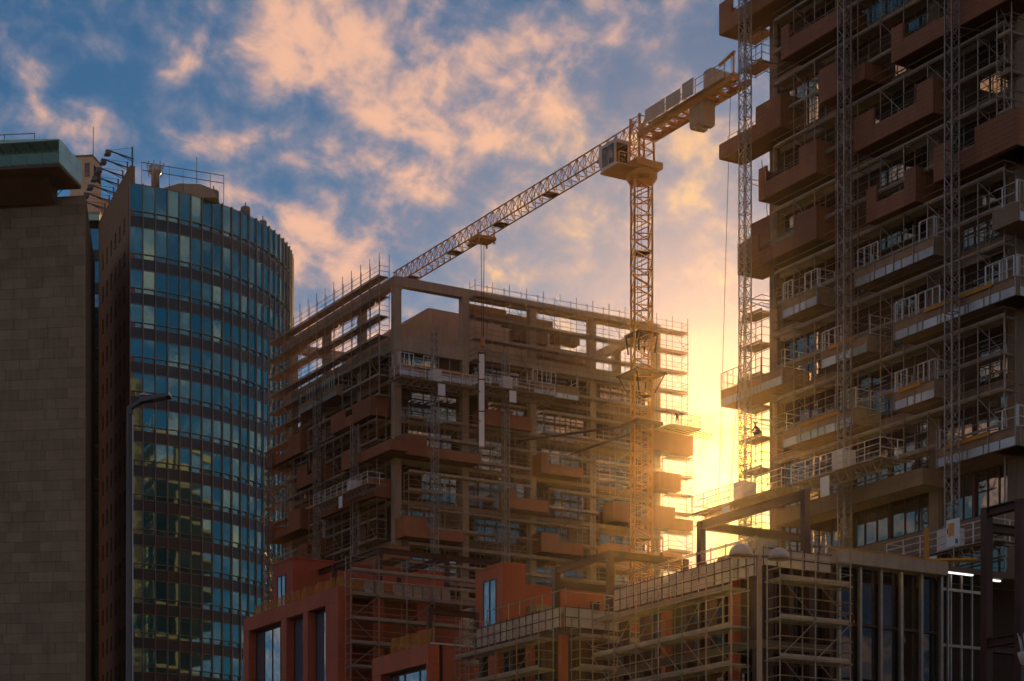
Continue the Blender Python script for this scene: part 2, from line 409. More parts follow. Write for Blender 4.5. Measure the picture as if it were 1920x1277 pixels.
_mast_mesh = {}
def mast_mesh(w, h, r, m):
    k = (w, h, r, m)
    if k not in _mast_mesh:
        mb = MB(); c = [(-w/2, -w/2), (w/2, -w/2), (w/2, w/2), (-w/2, w/2)]
        for x, y in c: mb.tube((x, y, 0), (x, y, h), r)
        for i in range(4):
            p, q = c[i], c[(i+1) % 4]
            mb.tube((*p, .04), (*q, .04), r*.8); mb.tube((*p, h*.5), (*q, h*.5), r*.7)
            mb.tube((*p, .04), (*q, h*.5), r*.6); mb.tube((*q, h*.5), (*p, h-.04), r*.6)
        _mast_mesh[k] = mb.mesh('mast_section', m)
    return _mast_mesh[k]
def mast_climber(site, label, face, a, o, z0, z1, plat=None, w=.55, m='galvanised', group=None):
    """rack mast with ties to the building and, if given, a truss work platform (a0, a1, z)"""
    T = thing('mast_climbing_platform', label, 'work platform', site.loc, TH, group)
    x, y = off(face, a, o); h = 1.5
    n = int((z1-z0)/h)
    for k in range(n): link('mast_section', mast_mesh(w, h, .045, m), T, (x, y, z0+k*h))
    ubox('mast_base', 'steel_brown', T, x-.6, x+.6, y-.6, y+.6, 0, .3)
    if z0 > .4:                                           # lower mast down to its base
        for k in range(int((z0-.3)/3)+1): link('mast_section', mast_mesh(w, 3.0, .045, m), T, (x, y, z0-(k+1)*3.0))
    for k in range(0, n, 5):
        t = MB(); zt = z0+k*h+.7
        for da in (-.7, .7): t.tube((*off(face, a+da*.3, o-w/2), zt), (*off(face, a+da, .05), zt), .035)
        t.build('wall_tie', m, T)
    if plat:
        b0, b1, zp = min(plat[:2]), max(plat[:2]), plat[2]
        d = MB(); fbox(d, face, b0, b1, o+.3, o+1.5, zp, zp+.07)
        for k in range(int((b1-b0)/.75)): fbox(d, face, b0+k*.75, b0+k*.75+.32, o-.7, o+.28, zp-.012, zp+.05)
        d.build('platform_deck', 'scaffold_deck', T)
        t = MB(); n2 = max(2, int((b1-b0)/.8)); oo = (o+.45, o+1.35)
        for q in oo:
            for zz in (zp-.08, zp-.75): t.tube((*off(face, b0, q), zz), (*off(face, b1, q), zz), .05)
            for k in range(n2):
                aa, ab = b0+(b1-b0)*k/n2, b0+(b1-b0)*(k+1)/n2
                t.tube((*off(face, aa, q), zp-.08), (*off(face, (aa+ab)/2, q), zp-.75), .03); t.tube((*off(face, (aa+ab)/2, q), zp-.75), (*off(face, ab, q), zp-.08), .03)
        t.build('platform_truss', 'crane_paint' if m != 'galvanised' else 'scaffold_tube', T)
        g = MB(); n3 = max(2, int((b1-b0)/1.3))
        for k in range(n3+1): q = off(face, b0+(b1-b0)*k/n3, o+1.48); g.tube((*q, zp), (*q, zp+1.15), .032)
        for hh in (.4, .8, 1.15): g.tube((*off(face, b0, o+1.48), zp+hh), (*off(face, b1, o+1.48), zp+hh), .03)
        for e in (b0, b1):
            for hh in (.6, 1.15): g.tube((*off(face, e, o+1.48), zp+hh), (*off(face, e, o-.3), zp+hh), .03)
            q = off(face, e, o+.2); g.tube((*q, zp), (*q, zp+1.15), .032)
        g.build('guard_rail', 'white_rail', T)
        c = MB(); fbox(c, face, a-.5, a+.5, o-.45, o+.55, zp+.1, zp+1.5); c.build('drive_unit', 'cab_white', T)
        c = MB(); fbox(c, face, a-.45, a+.35, o+1.5, o+1.53, zp-1.3, zp-.15); c.build('notice_board', 'poster', T)
    return T

# ================================================================== THE SETTING
g_ = MB().box(-3000, 3000, -600, 5000, -.5, 0).build('ground', 'asphalt', kind='structure')

# ================================================================== RIGHT TOWER
ST = 4.0
def lev(n): return EYE + ST*n
RT = Site(1907, 111.74)
rt = thing('residential_tower', 'tall unfinished tower with brown clad boxes above and bare concrete balconies below', 'building', RT.loc, TH)
RY = [0.0, RT.ys(1749), RT.ys(1582), RT.ys(1449)]
RXE, RP = 24.0, 2.0
RTOP = 24
for k in range(0, RTOP+1):
    n = k+.64; z = lev(n)
    ubox('floor_slab', 'concrete', rt, 0, RXE, 0, RY[3]+.3, z, z+.42)
zt = lev(RTOP+.64)
for yy in RY:
    for xx in (0.45, 8.2, 16, RXE-.45):
        if xx > .5 and yy not in (RY[0], RY[3]): continue
        ubox('column', 'concrete', rt, xx-.4, xx+.4, max(yy, .05)-(.0 if yy == 0 else .4), yy+(.8 if yy == 0 else .4), 0, zt)
ubox('core_wall', 'interior_wall', rt, 9, 17, 6, RY[3]-5, 0, zt+3)
ubox('core_wall', 'interior_wall', rt, 5.2, 5.45, .8, RY[2], 0, zt-.1)
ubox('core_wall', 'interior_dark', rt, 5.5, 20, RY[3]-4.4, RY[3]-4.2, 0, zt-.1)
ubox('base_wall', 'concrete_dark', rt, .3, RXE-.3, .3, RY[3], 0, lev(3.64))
# glazing between the columns, storey by storey
for k in range(3, 15):
    z0, z1 = lev(k+.64)+.42, lev(k+1.64)
    for b in range(3):
        y0, y1 = RY[b]+(.85 if b == 0 else .45), RY[b+1]-.45
        low = k in (5, 6)
        if k == 5: sill = .95
        else: sill = .12
        if sill > .5: ubox('parapet_wall', 'concrete', rt, .25, .5, y0, y1, z0, z0+sill)
        mid = y0+(y1-y0)*(.52 if b != 2 else .6)
        if low:
            window(rt, 'L', y0, mid-.12, z0+sill, z1-.05, -.35, 3); window(rt, 'L', mid+.12, y1, z0+sill, z1-.05, -.35, 3)
            ubox('wall_post', 'mullion_brown', rt, .28, .5, mid-.115, mid+.115, z0+sill, z1-.05)
        else:
            style = (k*3+b*5) % 4
            if style == 0: window(rt, 'L', y0, y1, z0, z1-.35, -.5, 5, transom=2.3)
            elif style == 1:
                window(rt, 'L', y0, mid-.1, z0, z1-.35, -.5, 3, transom=2.3); ubox('infill_wall', 'interior_wall', rt, .5, .7, mid-.1, y1, z0, z1)
            elif style == 2:
                ubox('infill_wall', 'interior_wall', rt, .5, .7, y0, mid-1.2, z0, z1); window(rt, 'L', mid-1.2, y1, z0, z1-.35, -.5, 3)
            else:
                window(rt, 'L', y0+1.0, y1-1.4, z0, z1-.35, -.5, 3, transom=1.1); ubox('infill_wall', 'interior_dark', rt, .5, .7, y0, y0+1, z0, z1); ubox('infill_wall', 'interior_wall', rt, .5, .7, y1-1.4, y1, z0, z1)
            mb = MB(); mb.box(.2, .34, y0, y1, z1-.34, z1-.002); mb.build('head_panel', 'concrete_pale', rt)
yo = lambda u: RT.ys(u, -RP)
RB = []                                             # (y0,y1,z0,z1) taken up by balconies, for the scaffold
def r_clad(n, u0, u1, prof, p=RP):
    a0, a1 = yo(u1), yo(u0); z = lev(n)
    clad_balcony(rt, 'L', a0, a1, z, p, [(yo(q0), yo(q1), h) for q0, q1, h in prof]); RB.append((a0, a1, z, z+1.0))
def r_bare(n, u0, u1, rails, board=True):
    a0, a1 = yo(u1), yo(u0); z = lev(n)
    bare_balcony(rt, 'L', a0, a1, z, RP, rails, board, o0=.02); RB.append((a0, a1, z, z+1.0))
# clad boxes, u-left, u-right, then parapet pieces
r_clad(14.64, 1348, 1600, [(1348, 1372, 2.0), (1372, 1470, .95), (1470, 1600, 1.9)])
r_clad(14.64, 1640, 1800, [(1640, 1680, 2.0), (1680, 1800, .95)])
r_clad(13.64, 1464, 1577, [(1464, 1479, 2.0), (1479, 1577, 1.05)])
r_clad(13.64, 1700, 1850, [(1700, 1730, 2.0), (1730, 1850, 1.0)])
r_clad(12.64, 1348, 1464, [(1348, 1434, .95), (1434, 1464, 2.0)])
r_clad(12.64, 1535, 1622, [(1535, 1569, 2.0), (1569, 1622, 1.0)])
r_clad(12.64, 1671, 1899, [(1671, 1693, 2.0), (1693, 1776, 1.05), (1776, 1899, 1.9)])
r_clad(11.64, 1422, 1531, [(1422, 1437, 2.0), (1437, 1497, 1.0), (1497, 1531, 2.0)])
r_clad(11.64, 1600, 1750, [(1600, 1638, 2.0), (1638, 1718, 1.0), (1718, 1750, 2.0)])
r_clad(10.64, 1383, 1531, [(1383, 1422, 1.95), (1422, 1488, .85), (1488, 1531, 2.0)])
r_clad(10.51, 1624, 1717, [(1624, 1643, 2.0), (1643, 1695, .95), (1695, 1717, 2.0)])
r_clad(10.64, 1750, 1906, [(1750, 1782, 2.0), (1782, 1827, 1.0), (1827, 1906, 2.0)])
# the corner box returns along the other face
for n in (10.64,):
    clad_balcony(rt, 'R', -RP+.16, 6.0, lev(n), RP, [(-RP+.16, 6.0, 2.0)])
# box standing out past the far end
b = MB().box(0.3, 2.2, RY[3]+.3, RY[3]+2.6, lev(11.2), lev(11.2)+1.9).build('end_box', 'brown_cladding', rt)
b = MB().box(0.3, 2.2, RY[3]+.3, RY[3]+2.2, lev(13.05), lev(13.05)+1.9).build('end_box', 'brown_cladding', rt)
# bare concrete balconies
r_bare(9.64, 1603, 1752.6, ((.72, .98), (.02, .2)), False)
r_bare(9.64, 1467, 1534, ((.05, .4), (.75, 1.0)), False)
r_bare(8.64, 1676.5, 1906, ((.03, .25), (.62, .8), (.82, 1.0)))
r_bare(8.64, 1540, 1628, ((.6, 1.0),))
r_bare(8.64, 1352, 1468, ((.55, 1.0),), False)
r_bare(7.64, 1676.5, 1754.5, ((.05, .45), (.72, 1.0)))
r_bare(7.64, 1469, 1602, ((.0, .2),))
r_bare(6.64, 1756, 1906, (), True)
for n in (9.64, 8.64, 6.64):
    bare_balcony(rt, 'R', -RP+.16, 7.0, lev(n), RP, ((.0, .3), (.5, .9)), False, o0=.02)
m_ = MB(); fbox(m_, 'L', yo(1722), yo(1450), .02, RP-.3, lev(6.5), lev(6.5)+.95); m_.build('balcony', 'concrete', rt)
# upper storeys beyond the picture keep the same rhythm of boxes
for k in range(15, RTOP):
    for j in range(3):
        a0 = (k*5.3+j*8.7) % 18; a1 = min(RY[3]+1.5, a0+6+(k*j) % 3)
        clad_balcony(rt, 'L', a0, a1, lev(k+.64), RP, [(a0, a0+2, 2.0), (a0+2, a1, 1.0)])
    ubox('infill_wall', 'interior_wall', rt, .5, .8, .8, RY[3]-.2, lev(k+.64)+.42, lev(k+1.64))
for k in range(4, RTOP):                             # the face turned away to the right
    ubox('infill_wall', 'interior_wall', rt, .9, RXE-.9, .5, .8, lev(k+.64)+.42, lev(k+1.64))
    if k % 2 == 0: clad_balcony(rt, 'R', 8+(k % 4), 17+(k % 3), lev(k+.64), RP, [(8+(k % 4), 11+(k % 4), 2.0), (11+(k % 4), 17+(k % 3), 1.0)])
# corner column with clamps and downpipe
for k in range(3, RTOP):                             # unseen dark end walls, added to darken the reflection in the round tower
    ubox('infill_wall', 'steel_brown', rt, 3.2, RXE-.9, RY[3]-.15, RY[3]+.1, lev(k+.64)+.42, lev(k+1.64))
m_ = MB(); m_.tube((-.55, .35, lev(4)), (-.55, .35, lev(14)), .06, 6); m_.build('downpipe', 'galvanised', rt)

# scaffold stacks on the right tower
bl = [(a, b, c-.1, d+.1) for a, b, c, d in RB]
scaffold(RT, 'tube_scaffold', 'scaffold with long pale decks between the boxes of the tall tower', 'L', RT.ys(1893, -1), RT.ys(1460, -1), lev(7.0), lev(15.4), o=.55, dep=.85, bay=1.95, lift=2.0, blocks=bl, deck_p=.8)
scaffold(RT, 'tube_scaffold', 'open scaffold bays against the sky at the end of the tall tower', 'L', RY[3]+.5, RY[3]+2.7, lev(6.6), lev(14.6), o=-.7, dep=1.2, bay=2.2, lift=2.0, blocks=[(RY[3], RY[3]+4, lev(10.55), lev(13.7)), (RY[3], RY[3]+4, lev(8.6), lev(8.95))])
scaffold(RT, 'tube_scaffold', 'scaffold stair stack at the near corner column of the tall tower', 'L', RT.ys(1912, -1), RT.ys(1897, -1)+.5, lev(11.2), lev(15.4), o=.6, dep=1.0, bay=1.4, lift=2.0)
mast_climber(RT, 'rack mast against the sky at the end edge of the tall tower', 'L', RT.ys(1397, -2.6), 2.6, lev(6.2), lev(15.6), plat=(RT.ys(1322, -3), RT.ys(1492, -3), RT.z(945, -3, RT.ys(1400, -3))))
mast_climber(RT, 'rack mast on the tall tower with truss platform over the lowest balcony', 'L', RT.ys(1583.5, -2.6), 2.6, lev(5.2), lev(15.6), plat=(RT.ys(1510, -3), RT.ys(1678, -3), RT.z(890, -3, RT.ys(1584, -3))))
mast_climber(RT, 'rack mast nearest the corner column of the tall tower with its platform parked low', 'L', RT.ys(1785, -2.6), 2.6, lev(4.9), lev(15.6), plat=(RT.ys(1690, -3), RT.ys(1888, -3), RT.z(1040, -3, RT.ys(1785, -3))))

# ================================================================== MIDDLE TOWER
MT = Site(740, 201.2); MT.X += 0
mt = thing('apartment_block', 'squarer unfinished block behind the crane mast with open concrete roof frame', 'building', MT.loc, TH)
MX = [0, MT.xs(873), MT.xs(1000), MT.xs(1112), MT.xs(1233)]
MY = [0, MT.ys(673), MT.ys(607), MT.ys(545)]; MYE = MT.ys(531)
ZR = MT.z(517); ZD = lev(14.94)
cw = .38
for k in range(0, 15):
    z = lev(k+.94)
    ubox('floor_slab', 'concrete', mt, .02, MX[4], .02, MYE, z-.42, z)
for i, x in enumerate(MX):
    for j, y in enumerate(MY):
        if i and j and j < 3 and i < 4: continue
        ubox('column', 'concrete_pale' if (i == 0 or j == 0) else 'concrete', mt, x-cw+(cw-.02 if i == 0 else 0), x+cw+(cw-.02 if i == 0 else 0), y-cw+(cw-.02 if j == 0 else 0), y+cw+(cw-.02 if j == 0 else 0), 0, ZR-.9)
# roof ring beams
for (x0, x1, y0, y1) in ((-.06, .76, -.06, MYE), (.76, MX[4]+.4, -.06, .76), (MX[4]-.4, MX[4]+.4, .76, MYE), (.76, MX[4]-.4, MYE-.8, MYE)):
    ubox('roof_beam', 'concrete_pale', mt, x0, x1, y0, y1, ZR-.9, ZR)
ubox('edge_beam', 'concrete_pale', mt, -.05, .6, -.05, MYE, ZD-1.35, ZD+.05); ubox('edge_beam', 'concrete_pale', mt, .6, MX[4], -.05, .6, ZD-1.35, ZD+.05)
# stair core with pitched top in the open roof storey
sx0, sx1, sy = 4.5, 19.5, 7.0
ap = MT.xs(803, sy); m_ = MB(); zc = MT.z(577, ap, sy)
m_.prism([(sx0, ZD), (sx1+4, ZD), (sx1+4, MT.z(640, sx1+4, sy)), (sx1, MT.z(612, sx1, sy)), (ap, zc), (MT.xs(754, sy), MT.z(610, MT.xs(754, sy), sy))], sy, sy+9, 'y'); m_.build('stair_core', 'concrete_pale', mt)
ubox('core_wall', 'interior_wall', mt, 10, 22, 8, 18, 0, ZD-.5); ubox('core_wall', 'interior_dark', mt, 4.5, 4.7, 1, MYE-1, 0, ZD-1.4); ubox('core_wall', 'interior_dark', mt, 4.8, MX[4]-1, 4.5, 4.7, 0, ZD-1.4)
# hollow-core planks and plant left on the roof frame
for k, (x, w_, z_) in enumerate(((9.0, 4.5, ZR-2.0), (13.6, 5.5, ZR-2.3), (19.4, 3.0, ZR-3.2), (14.5, 4.0, ZD+2.2), (17, 6.5, ZD+.9))):
    m_ = MB(); m_.box(x, x+w_, 1.4, 2.6, z_, z_+1.1)
    for q in range(int(w_)): m_.tube((x+.5+q, 1.38, z_+.5), (x+.5+q, 1.41, z_+.5), .22, 8)
    m_.build('precast_panel', 'concrete', mt)
for k in range(5, 14):                               # glazing and infill
    z0, z1 = lev(k+.94), lev(k+1.94)-.42
    for b in range(3):
        y0, y1 = MY[b]+.8 if b == 0 else MY[b]+.4, MY[b+1]-.4
        st_ = (k*2+b*3) % 4
        if k >= 12: 
            ubox('infill_wall', 'interior_wall', mt, 1.0, 1.2, y0, y1, z0, z1) if st_ < 2 else window(mt, 'L', y0+.5, y1-2, z0, z1, -.9, 3)
        elif st_ == 0: window(mt, 'L', y0, y1, z0+.1, z1-.4, -.6, 5, transom=2.2)
        elif st_ == 1: window(mt, 'L', y0, y0+4, z0+.1, z1-.4, -.6, 3); ubox('infill_wall', 'interior_wall', mt, .6, .8, y0+4.05, y1, z0, z1)
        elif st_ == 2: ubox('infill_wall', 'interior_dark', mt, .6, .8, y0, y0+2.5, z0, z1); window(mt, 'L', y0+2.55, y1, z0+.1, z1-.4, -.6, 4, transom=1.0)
        else: window(mt, 'L', y0, y1-2.2, z0+.1, z1-.4, -.6, 4); ubox('infill_wall', 'interior_wall', mt, .6, .8, y1-2.15, y1, z0, z1)
    for b in range(4):
        x0, x1 = MX[b]+.8 if b == 0 else MX[b]+.4, MX[b+1]-.4
        st_ = (k+b*2) % 4
        if st_ == 0: window(mt, 'R', x0, x1, z0+.1, z1-.4, -.6, 5, transom=2.2)
        elif st_ == 1: window(mt, 'R', x0, x0+4.2, z0+.1, z1-.4, -.6, 3, transom=2.2); ubox('infill_wall', 'interior_wall', mt, x0+4.25, x1, .6, .8, z0, z1)
        elif st_ == 2: ubox('infill_wall', 'interior_dark', mt, x0, x0+2.4, .6, .8, z0, z1); window(mt, 'R', x0+2.45, x1, z0+.1, z1-.4, -.6, 4)
        else: window(mt, 'R', x0+.8, x1-.8, z0+.9, z1-.4, -.6, 4); ubox('infill_wall', 'interior_wall', mt, x0, x1, .6, .8, z0, z0+.88)
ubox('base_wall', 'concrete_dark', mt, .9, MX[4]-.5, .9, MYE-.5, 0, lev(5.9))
MBL, MBR = [], []
def m_clad(face, n, u0, u1, prof, p=2.0):
    f = (lambda u: MT.ys(u, -p)) if face == 'L' else (lambda u: MT.xs(u, -p))
    a0, a1 = sorted((f(u0), f(u1))); z = lev(n)
    clad_balcony(mt, face, a0, a1, z, p, [(f(q0), f(q1), h) for q0, q1, h in prof]); (MBL if face == 'L' else MBR).append((a0, a1, z-.1, z+1.1))
m_clad('L', 13.0, 620, 696, [(620, 647, 1.9), (647, 660, 1.0), (660, 696, 1.9)])
m_clad('L', 12.94, 497, 563, [(497, 515, 1.9), (515, 540, .8), (540, 563, 2.2)])
m_clad('L', 12.0, 556, 600, [(556, 576, 2.2), (576, 584, 1.0), (584, 600, 2.2)])
m_clad('L', 10.98, 597, 700, [(597, 625, 1.6), (625, 700, 1.9)])
m_clad('L', 11.94, 640, 732, [(640, 665, 1.9), (665, 732, 1.0)])
m_clad('L', 10.94, 497, 563, [(497, 508, 1.9), (508, 540, .8), (540, 563, 2.2)])
m_clad('L', 9.94, 556, 600, [(556, 576, 2.2), (576, 584, 1.0), (584, 600, 2.2)])
m_clad('L', 9.3, 660, 735, [(660, 735, 1.3)])
m_clad('R', 11.94, 757, 902, [(757, 801, 2.0), (801, 902, 1.0)])
m_clad('R', 9.94, 758, 871, [(758, 801, 2.0), (801, 871, 1.0)])
m_clad('R', 12.94, 904, 998, [(904, 960, 1.6), (960, 998, 1.4)])
m_clad('R', 11.94, 1015, 1094, [(1015, 1028, 2.0), (1028, 1094, 1.0)])
m_clad('R', 10.94, 954, 1028, [(954, 969, 2.0), (969, 1028, 1.2)])
m_clad('R', 9.94, 1015, 1094, [(1015, 1049, 2.0), (1049, 1094, 1.2)])
m_clad('R', 12.94, 1223, 1300, [(1223, 1262, 2.0), (1262, 1300, 2.0)])
m_clad('R', 11.94, 1236, 1277, [(1236, 1277, 1.8)])
m_clad('R', 10.94, 1228, 1300, [(1228, 1266, 2.2), (1266, 1300, 1.1)])
m_clad('R', 10.94, 1150, 1180, [(1150, 1180, 2.0)])
m_clad('R', 9.94, 1243, 1279, [(1243, 1279, 1.4)])
m_clad('R', 10.0, 1140, 1180, [(1140, 1180, 1.4)])
bare_balcony(mt, 'R', -.6, MT.xs(905, -2), lev(13.86), 2.0, ((.02, .18), (.3, .4)), True, slab='concrete'); MBR.append((-.6, MT.xs(905, -2), lev(13.8), lev(14.1)))
bare_balcony(mt, 'R', MT.xs(1000, -2), MT.xs(1085, -2), lev(13.9), 2.0, ((.0, .5),), False, h=1.3); MBR.append((MT.xs(1000, -2), MT.xs(1085, -2), lev(13.8), lev(14.2)))
bare_balcony(mt, 'L', MT.ys(632, -2), MT.ys(560, -2), lev(13.94), 2.0, ((.1, .4), (.6, .8)), False); MBL.append((MT.ys(632, -2), MT.ys(560, -2), lev(13.9), lev(14.25)))
scaffold(MT, 'tube_scaffold', 'scaffold with long decks on the block face toward the round glass tower', 'L', .4, MYE+.6, lev(13.0), ZR-.1, o=.4, dep=1.1, bay=2.0, lift=2.0, blocks=[b_ for b_ in MBL if b_[2] > lev(12)], top=2.2, r=.036)
scaffold(MT, 'tube_scaffold', 'lower scaffold bays between brown boxes facing the round glass tower', 'L', 1.0, MYE+2.0, lev(9.0), lev(12.9), o=.45, dep=1.0, bay=2.0, lift=2.0, blocks=MBL, deck_p=.55, r=.036)
scaffold(MT, 'tube_scaffold', 'dense scaffold under the roof beam of the block behind the crane mast', 'R', 8.2, MX[4]+2.8, lev(13.0), ZR-1.0, o=.45, dep=1.1, bay=2.0, lift=2.0, blocks=MBR, top=1.6, r=.036)
scaffold(MT, 'tube_scaffold', 'lower scaffold weaving between brown boxes behind the crane mast', 'R', .8, MX[4]-.3, lev(8.9), lev(12.9), o=.45, dep=1.0, bay=2.0, lift=1.75, blocks=MBR, deck_p=.6, r=.036)
scaffold(MT, 'tube_scaffold', 'narrow open scaffold tower against the glowing sky at the end of the block', 'R', MX[4]+.3, MX[4]+3.4, lev(8.9), lev(12.85), o=.45, dep=1.1, bay=3.1, lift=2.0, r=.036, blocks=[b_ for b_ in MBR if b_[1] > MX[4]])
for u, lab, pl in ((503, 'rack mast seen against the round glass tower at the edge of the block', None), (594, 'bare rack mast between clad boxes on the block next to the truss platform', None),
                   (664, 'rack mast with a short truss platform on the block face toward the round tower', (606, 708, 930))):
    a = MT.ys(u, -2.6); mast_climber(MT, lab, 'L', a, 2.6, lev(8), lev({503: 13.3, 594: 14.4, 664: 13.2}[u]), plat=None if pl is None else (MT.ys(pl[0], -3), MT.ys(pl[1], -3), MT.z(pl[2], -3, a)))
a = MT.xs(815, -2.6); mast_climber(MT, 'rack mast with long truss platform under the white balcony edge of the block', 'R', a, 2.6, lev(8), lev(15.15), plat=(MT.xs(741, -3), MT.xs(880, -3), MT.z(722, a, -3)))
a = MT.xs(948, -2.6); mast_climber(MT, 'rack mast and truss platform below the precast panels, beside the hanging white panel', 'R', a, 2.6, lev(8), lev(15.1), plat=(MT.xs(884, -3), MT.xs(1030, -3), MT.z(735, a, -3)))
# loading platform with a person on it at the sunlit end
lp = thing('loading_platform', 'cantilevered loading platform with railing and a person, against the glowing sky', 'platform', MT.loc, TH)
x0 = MT.xs(1262, -2.4); z_ = MT.z(800, x0, -2.4)
ubox('deck', 'scaffold_deck', lp, x0-1, x0+2.9, -3.4, -.9, z_-.2, z_)
m_ = MB()
for q in range(4): m_.tube((x0-1+q*1.2, -2.2-.3*q, z_-.25), (x0+4.6, -2.2-.3*q, z_-.75+.1*q), .05)
m_.build('support_beam', 'steel_brown', lp)
m_ = MB()
for q in range(4): m_.tube((x0-.9+q*1.25, -3.35, z_), (x0-.9+q*1.25, -3.35, z_+1.2), .04)
for hh in (.6, 1.2): m_.tube((x0-.9, -3.35, z_+hh), (x0+2.85, -3.35, z_+hh), .035); m_.tube((x0+2.85, -3.35, z_+hh), (x0+2.85, -1, z_+hh), .035)
m_.build('railing', 'scaffold_tube', lp)
LPW = MT.w(x0+.4, -2.6); LPZ = z_

# ================================================================== TOWER CRANE
CY = 172.0; CW = (1203-CX)/F*CY; JZ = EYE+(HY-262)/F*CY
cr = thing('tower_crane', 'yellow lattice tower crane with long jib reaching over the block', 'crane', (CW, CY, 0), TH)
sec = 3.0; mw = 1.5; mh = JZ-3.6
def lattice_mesh(w, h, r, rb, nm, m='crane_paint', halves=2):
    mb = MB(); c = [(-w/2, -w/2), (w/2, -w/2), (w/2, w/2), (-w/2, w/2)]
    for x, y in c: mb.tube((x, y, 0), (x, y, h), r)
    for i in range(4):
        p, q = c[i], c[(i+1) % 4]; hh = h/halves
        for k in range(halves):
            a, b_ = (p, q) if (k+i) % 2 else (q, p)
            mb.tube((*p, k*hh), (*q, k*hh), rb); mb.tube((*a, k*hh), (*b_, (k+.5)*hh), rb); mb.tube((*b_, (k+.5)*hh), (*a, (k+1)*hh), rb)
    return mb.mesh(nm, m)
lm = lattice_mesh(mw, sec, .11, .05, 'crane_mast_section')
n = int(mh/sec); off0 = mh-n*sec
rot8 = R(-22)
ubox('crane_base', 'concrete', cr, -2.5, 2.5, -2.5, 2.5, 0, max(.3, off0))
for k in range(n): link('mast_section', lm, cr, (0, 0, off0+k*sec), (0, 0, rot8))
for k in range(3, n, 4):
    m_ = MB(); m_.box(-.62, .5, -.62, .62, off0+k*sec-.03, off0+k*sec+.03)
    m_.build('rest_platform', 'steel_brown', cr)
m_ = MB()
zz = EYE+(HY-797)/F*CY; m_.box(-1.3, 1.3, -1.3, 1.3, zz-.14, zz+.14); m_.tube((-1.2, 1.2, zz), (-6.2, 9.8, zz), .13); m_.tube((.9, 1.2, zz), (.2, 11.5, zz), .13)
m_.build('tie_collar', 'steel_brown', cr)
for zz, ex_ in ((EYE+(HY-703)/F*CY, 1.55), (EYE+(HY-628)/F*CY, 1.05)):
    m_ = MB(); m_.box(-ex_, ex_, -ex_, ex_, zz-.1, zz+.05)
    for sx in (-1, 1):
        for sy in (-1, 1): m_.tube((sx*ex_*.9, sy*ex_*.9, zz-.1), (sx*.8, sy*.8, zz-1.6), .07)
    m_.build('collar_platform', 'steel_brown', cr)
la = MB()
for s_ in (-.2, .2): la.tube((s_, .3, off0), (s_, .3, mh), .03)
for k in range(int(mh/.6)): la.tube((-.2, .3, off0+k*.6), (.2, .3, off0+k*.6), .02)
la.build('ladder', 'crane_paint', cr)
# slewing ring, turntable, tower head
m_ = MB(); m_.lathe([(1.1, mh), (1.35, mh+.35), (1.35, mh+.6), (1.05, mh+.65), (1.05, mh+.95)], n=16); m_.box(-1.3, 1.3, -1.25, 1.25, mh+.95, mh+1.5); m_.build('slewing_ring', 'crane_paint', cr)
m_ = MB(); hz = JZ-mh+1.6
for sx in (-.75, .75):
    for sy in (-.75, .75): m_.tube((sx, sy, mh+1.5), (sx*.9, sy*.9, JZ+1.85), .1)
for k in range(4):
    z0_, z1_ = mh+1.5+k*.95, mh+1.5+(k+1)*.95
    for a, b_ in (((-.7, -.7), (.7, -.7)), ((.7, -.7), (.7, .7)), ((.7, .7), (-.7, .7)), ((-.7, .7), (-.7, -.7))): m_.tube((*a, z0_), (*b_, z1_), .05); m_.tube((*a, z1_), (*b_, z1_), .05)
m_.build('tower_head', 'crane_paint', cr)
# jib: triangular truss along +y, in copied sections
JW, JH, JS = 1.3, 1.75, 2.5
mb = MB()
for s_ in (-JW/2, JW/2): mb.tube((s_, 0, 0), (s_, JS, 0), .085)
mb.tube((0, 0, JH), (0, JS, JH), .08)
for q in range(2):
    y0, y1, ym = q*JS/2, (q+1)*JS/2, (q+.5)*JS/2
    for s_ in (-JW/2, JW/2): mb.tube((s_, y0, 0), (0, ym, JH), .042); mb.tube((0, ym, JH), (s_, y1, 0), .042)
    mb.tube((-JW/2, y0, 0), (JW/2, y0, 0), .04); mb.tube((-JW/2, y0, 0), (JW/2, y1, 0), .035)
js = mb.mesh('jib_section', 'crane_paint')
for k in range(18): link('jib_section', js, cr, (0, .75+k*JS, JZ))
JL = .75+18*JS
m_ = MB(); 
for q in range(5): m_.box(-.5, .5, 5+q*9, 6.2+q*9, JZ-.05, JZ+.05)
m_.build('jib_walkway', 'steel_brown', cr)
# counter-jib
m_ = MB(); cl = 13.8
for s_ in (-.8, .8): m_.box(s_-.16, s_+.16, -cl, -.7, JZ-.25, JZ+.2)
for q in range(11): m_.box(-.64, .64, -.9-q*1.15, -.75-q*1.15, JZ-.15, JZ+.05); m_.tube((-.7, -.8-q*1.15, JZ), (.7, -1.9-q*1.15, JZ), .05)
m_.build('counter_jib', 'crane_paint', cr)
m_ = MB(); m_.tube((0, -.6, JZ+1.75), (0, -7, JZ+1.75), .09); m_.tube((-.7, -.7, JZ+.2), (0, -.7, JZ+1.75), .07); m_.tube((.7, -.7, JZ+.2), (0, -.7, JZ+1.75), .07)
for q in range(4):
    for s_ in (-.75, .75): m_.tube((s_, -.8-q*1.6, JZ+.2), (0, -1.6-q*1.6, JZ+1.75), .05); m_.tube((0, -1.6-q*1.6, JZ+1.75), (s_, -2.4-q*1.6, JZ+.2), .05)
m_.build('tie_frame', 'crane_paint', cr)
m_ = MB()
for s_ in (-1.25, 1.25):
    for hh in (.7, 1.25): m_.tube((s_, -13.4, JZ+.1+hh), (s_, -3, JZ+.1+hh), .035)
    for q in range(10): m_.tube((s_, -13.4+q*1.3, JZ+.1), (s_, -13.4+q*1.3, JZ+1.35), .035)
m_.build('hand_rail', 'scaffold_tube', cr)
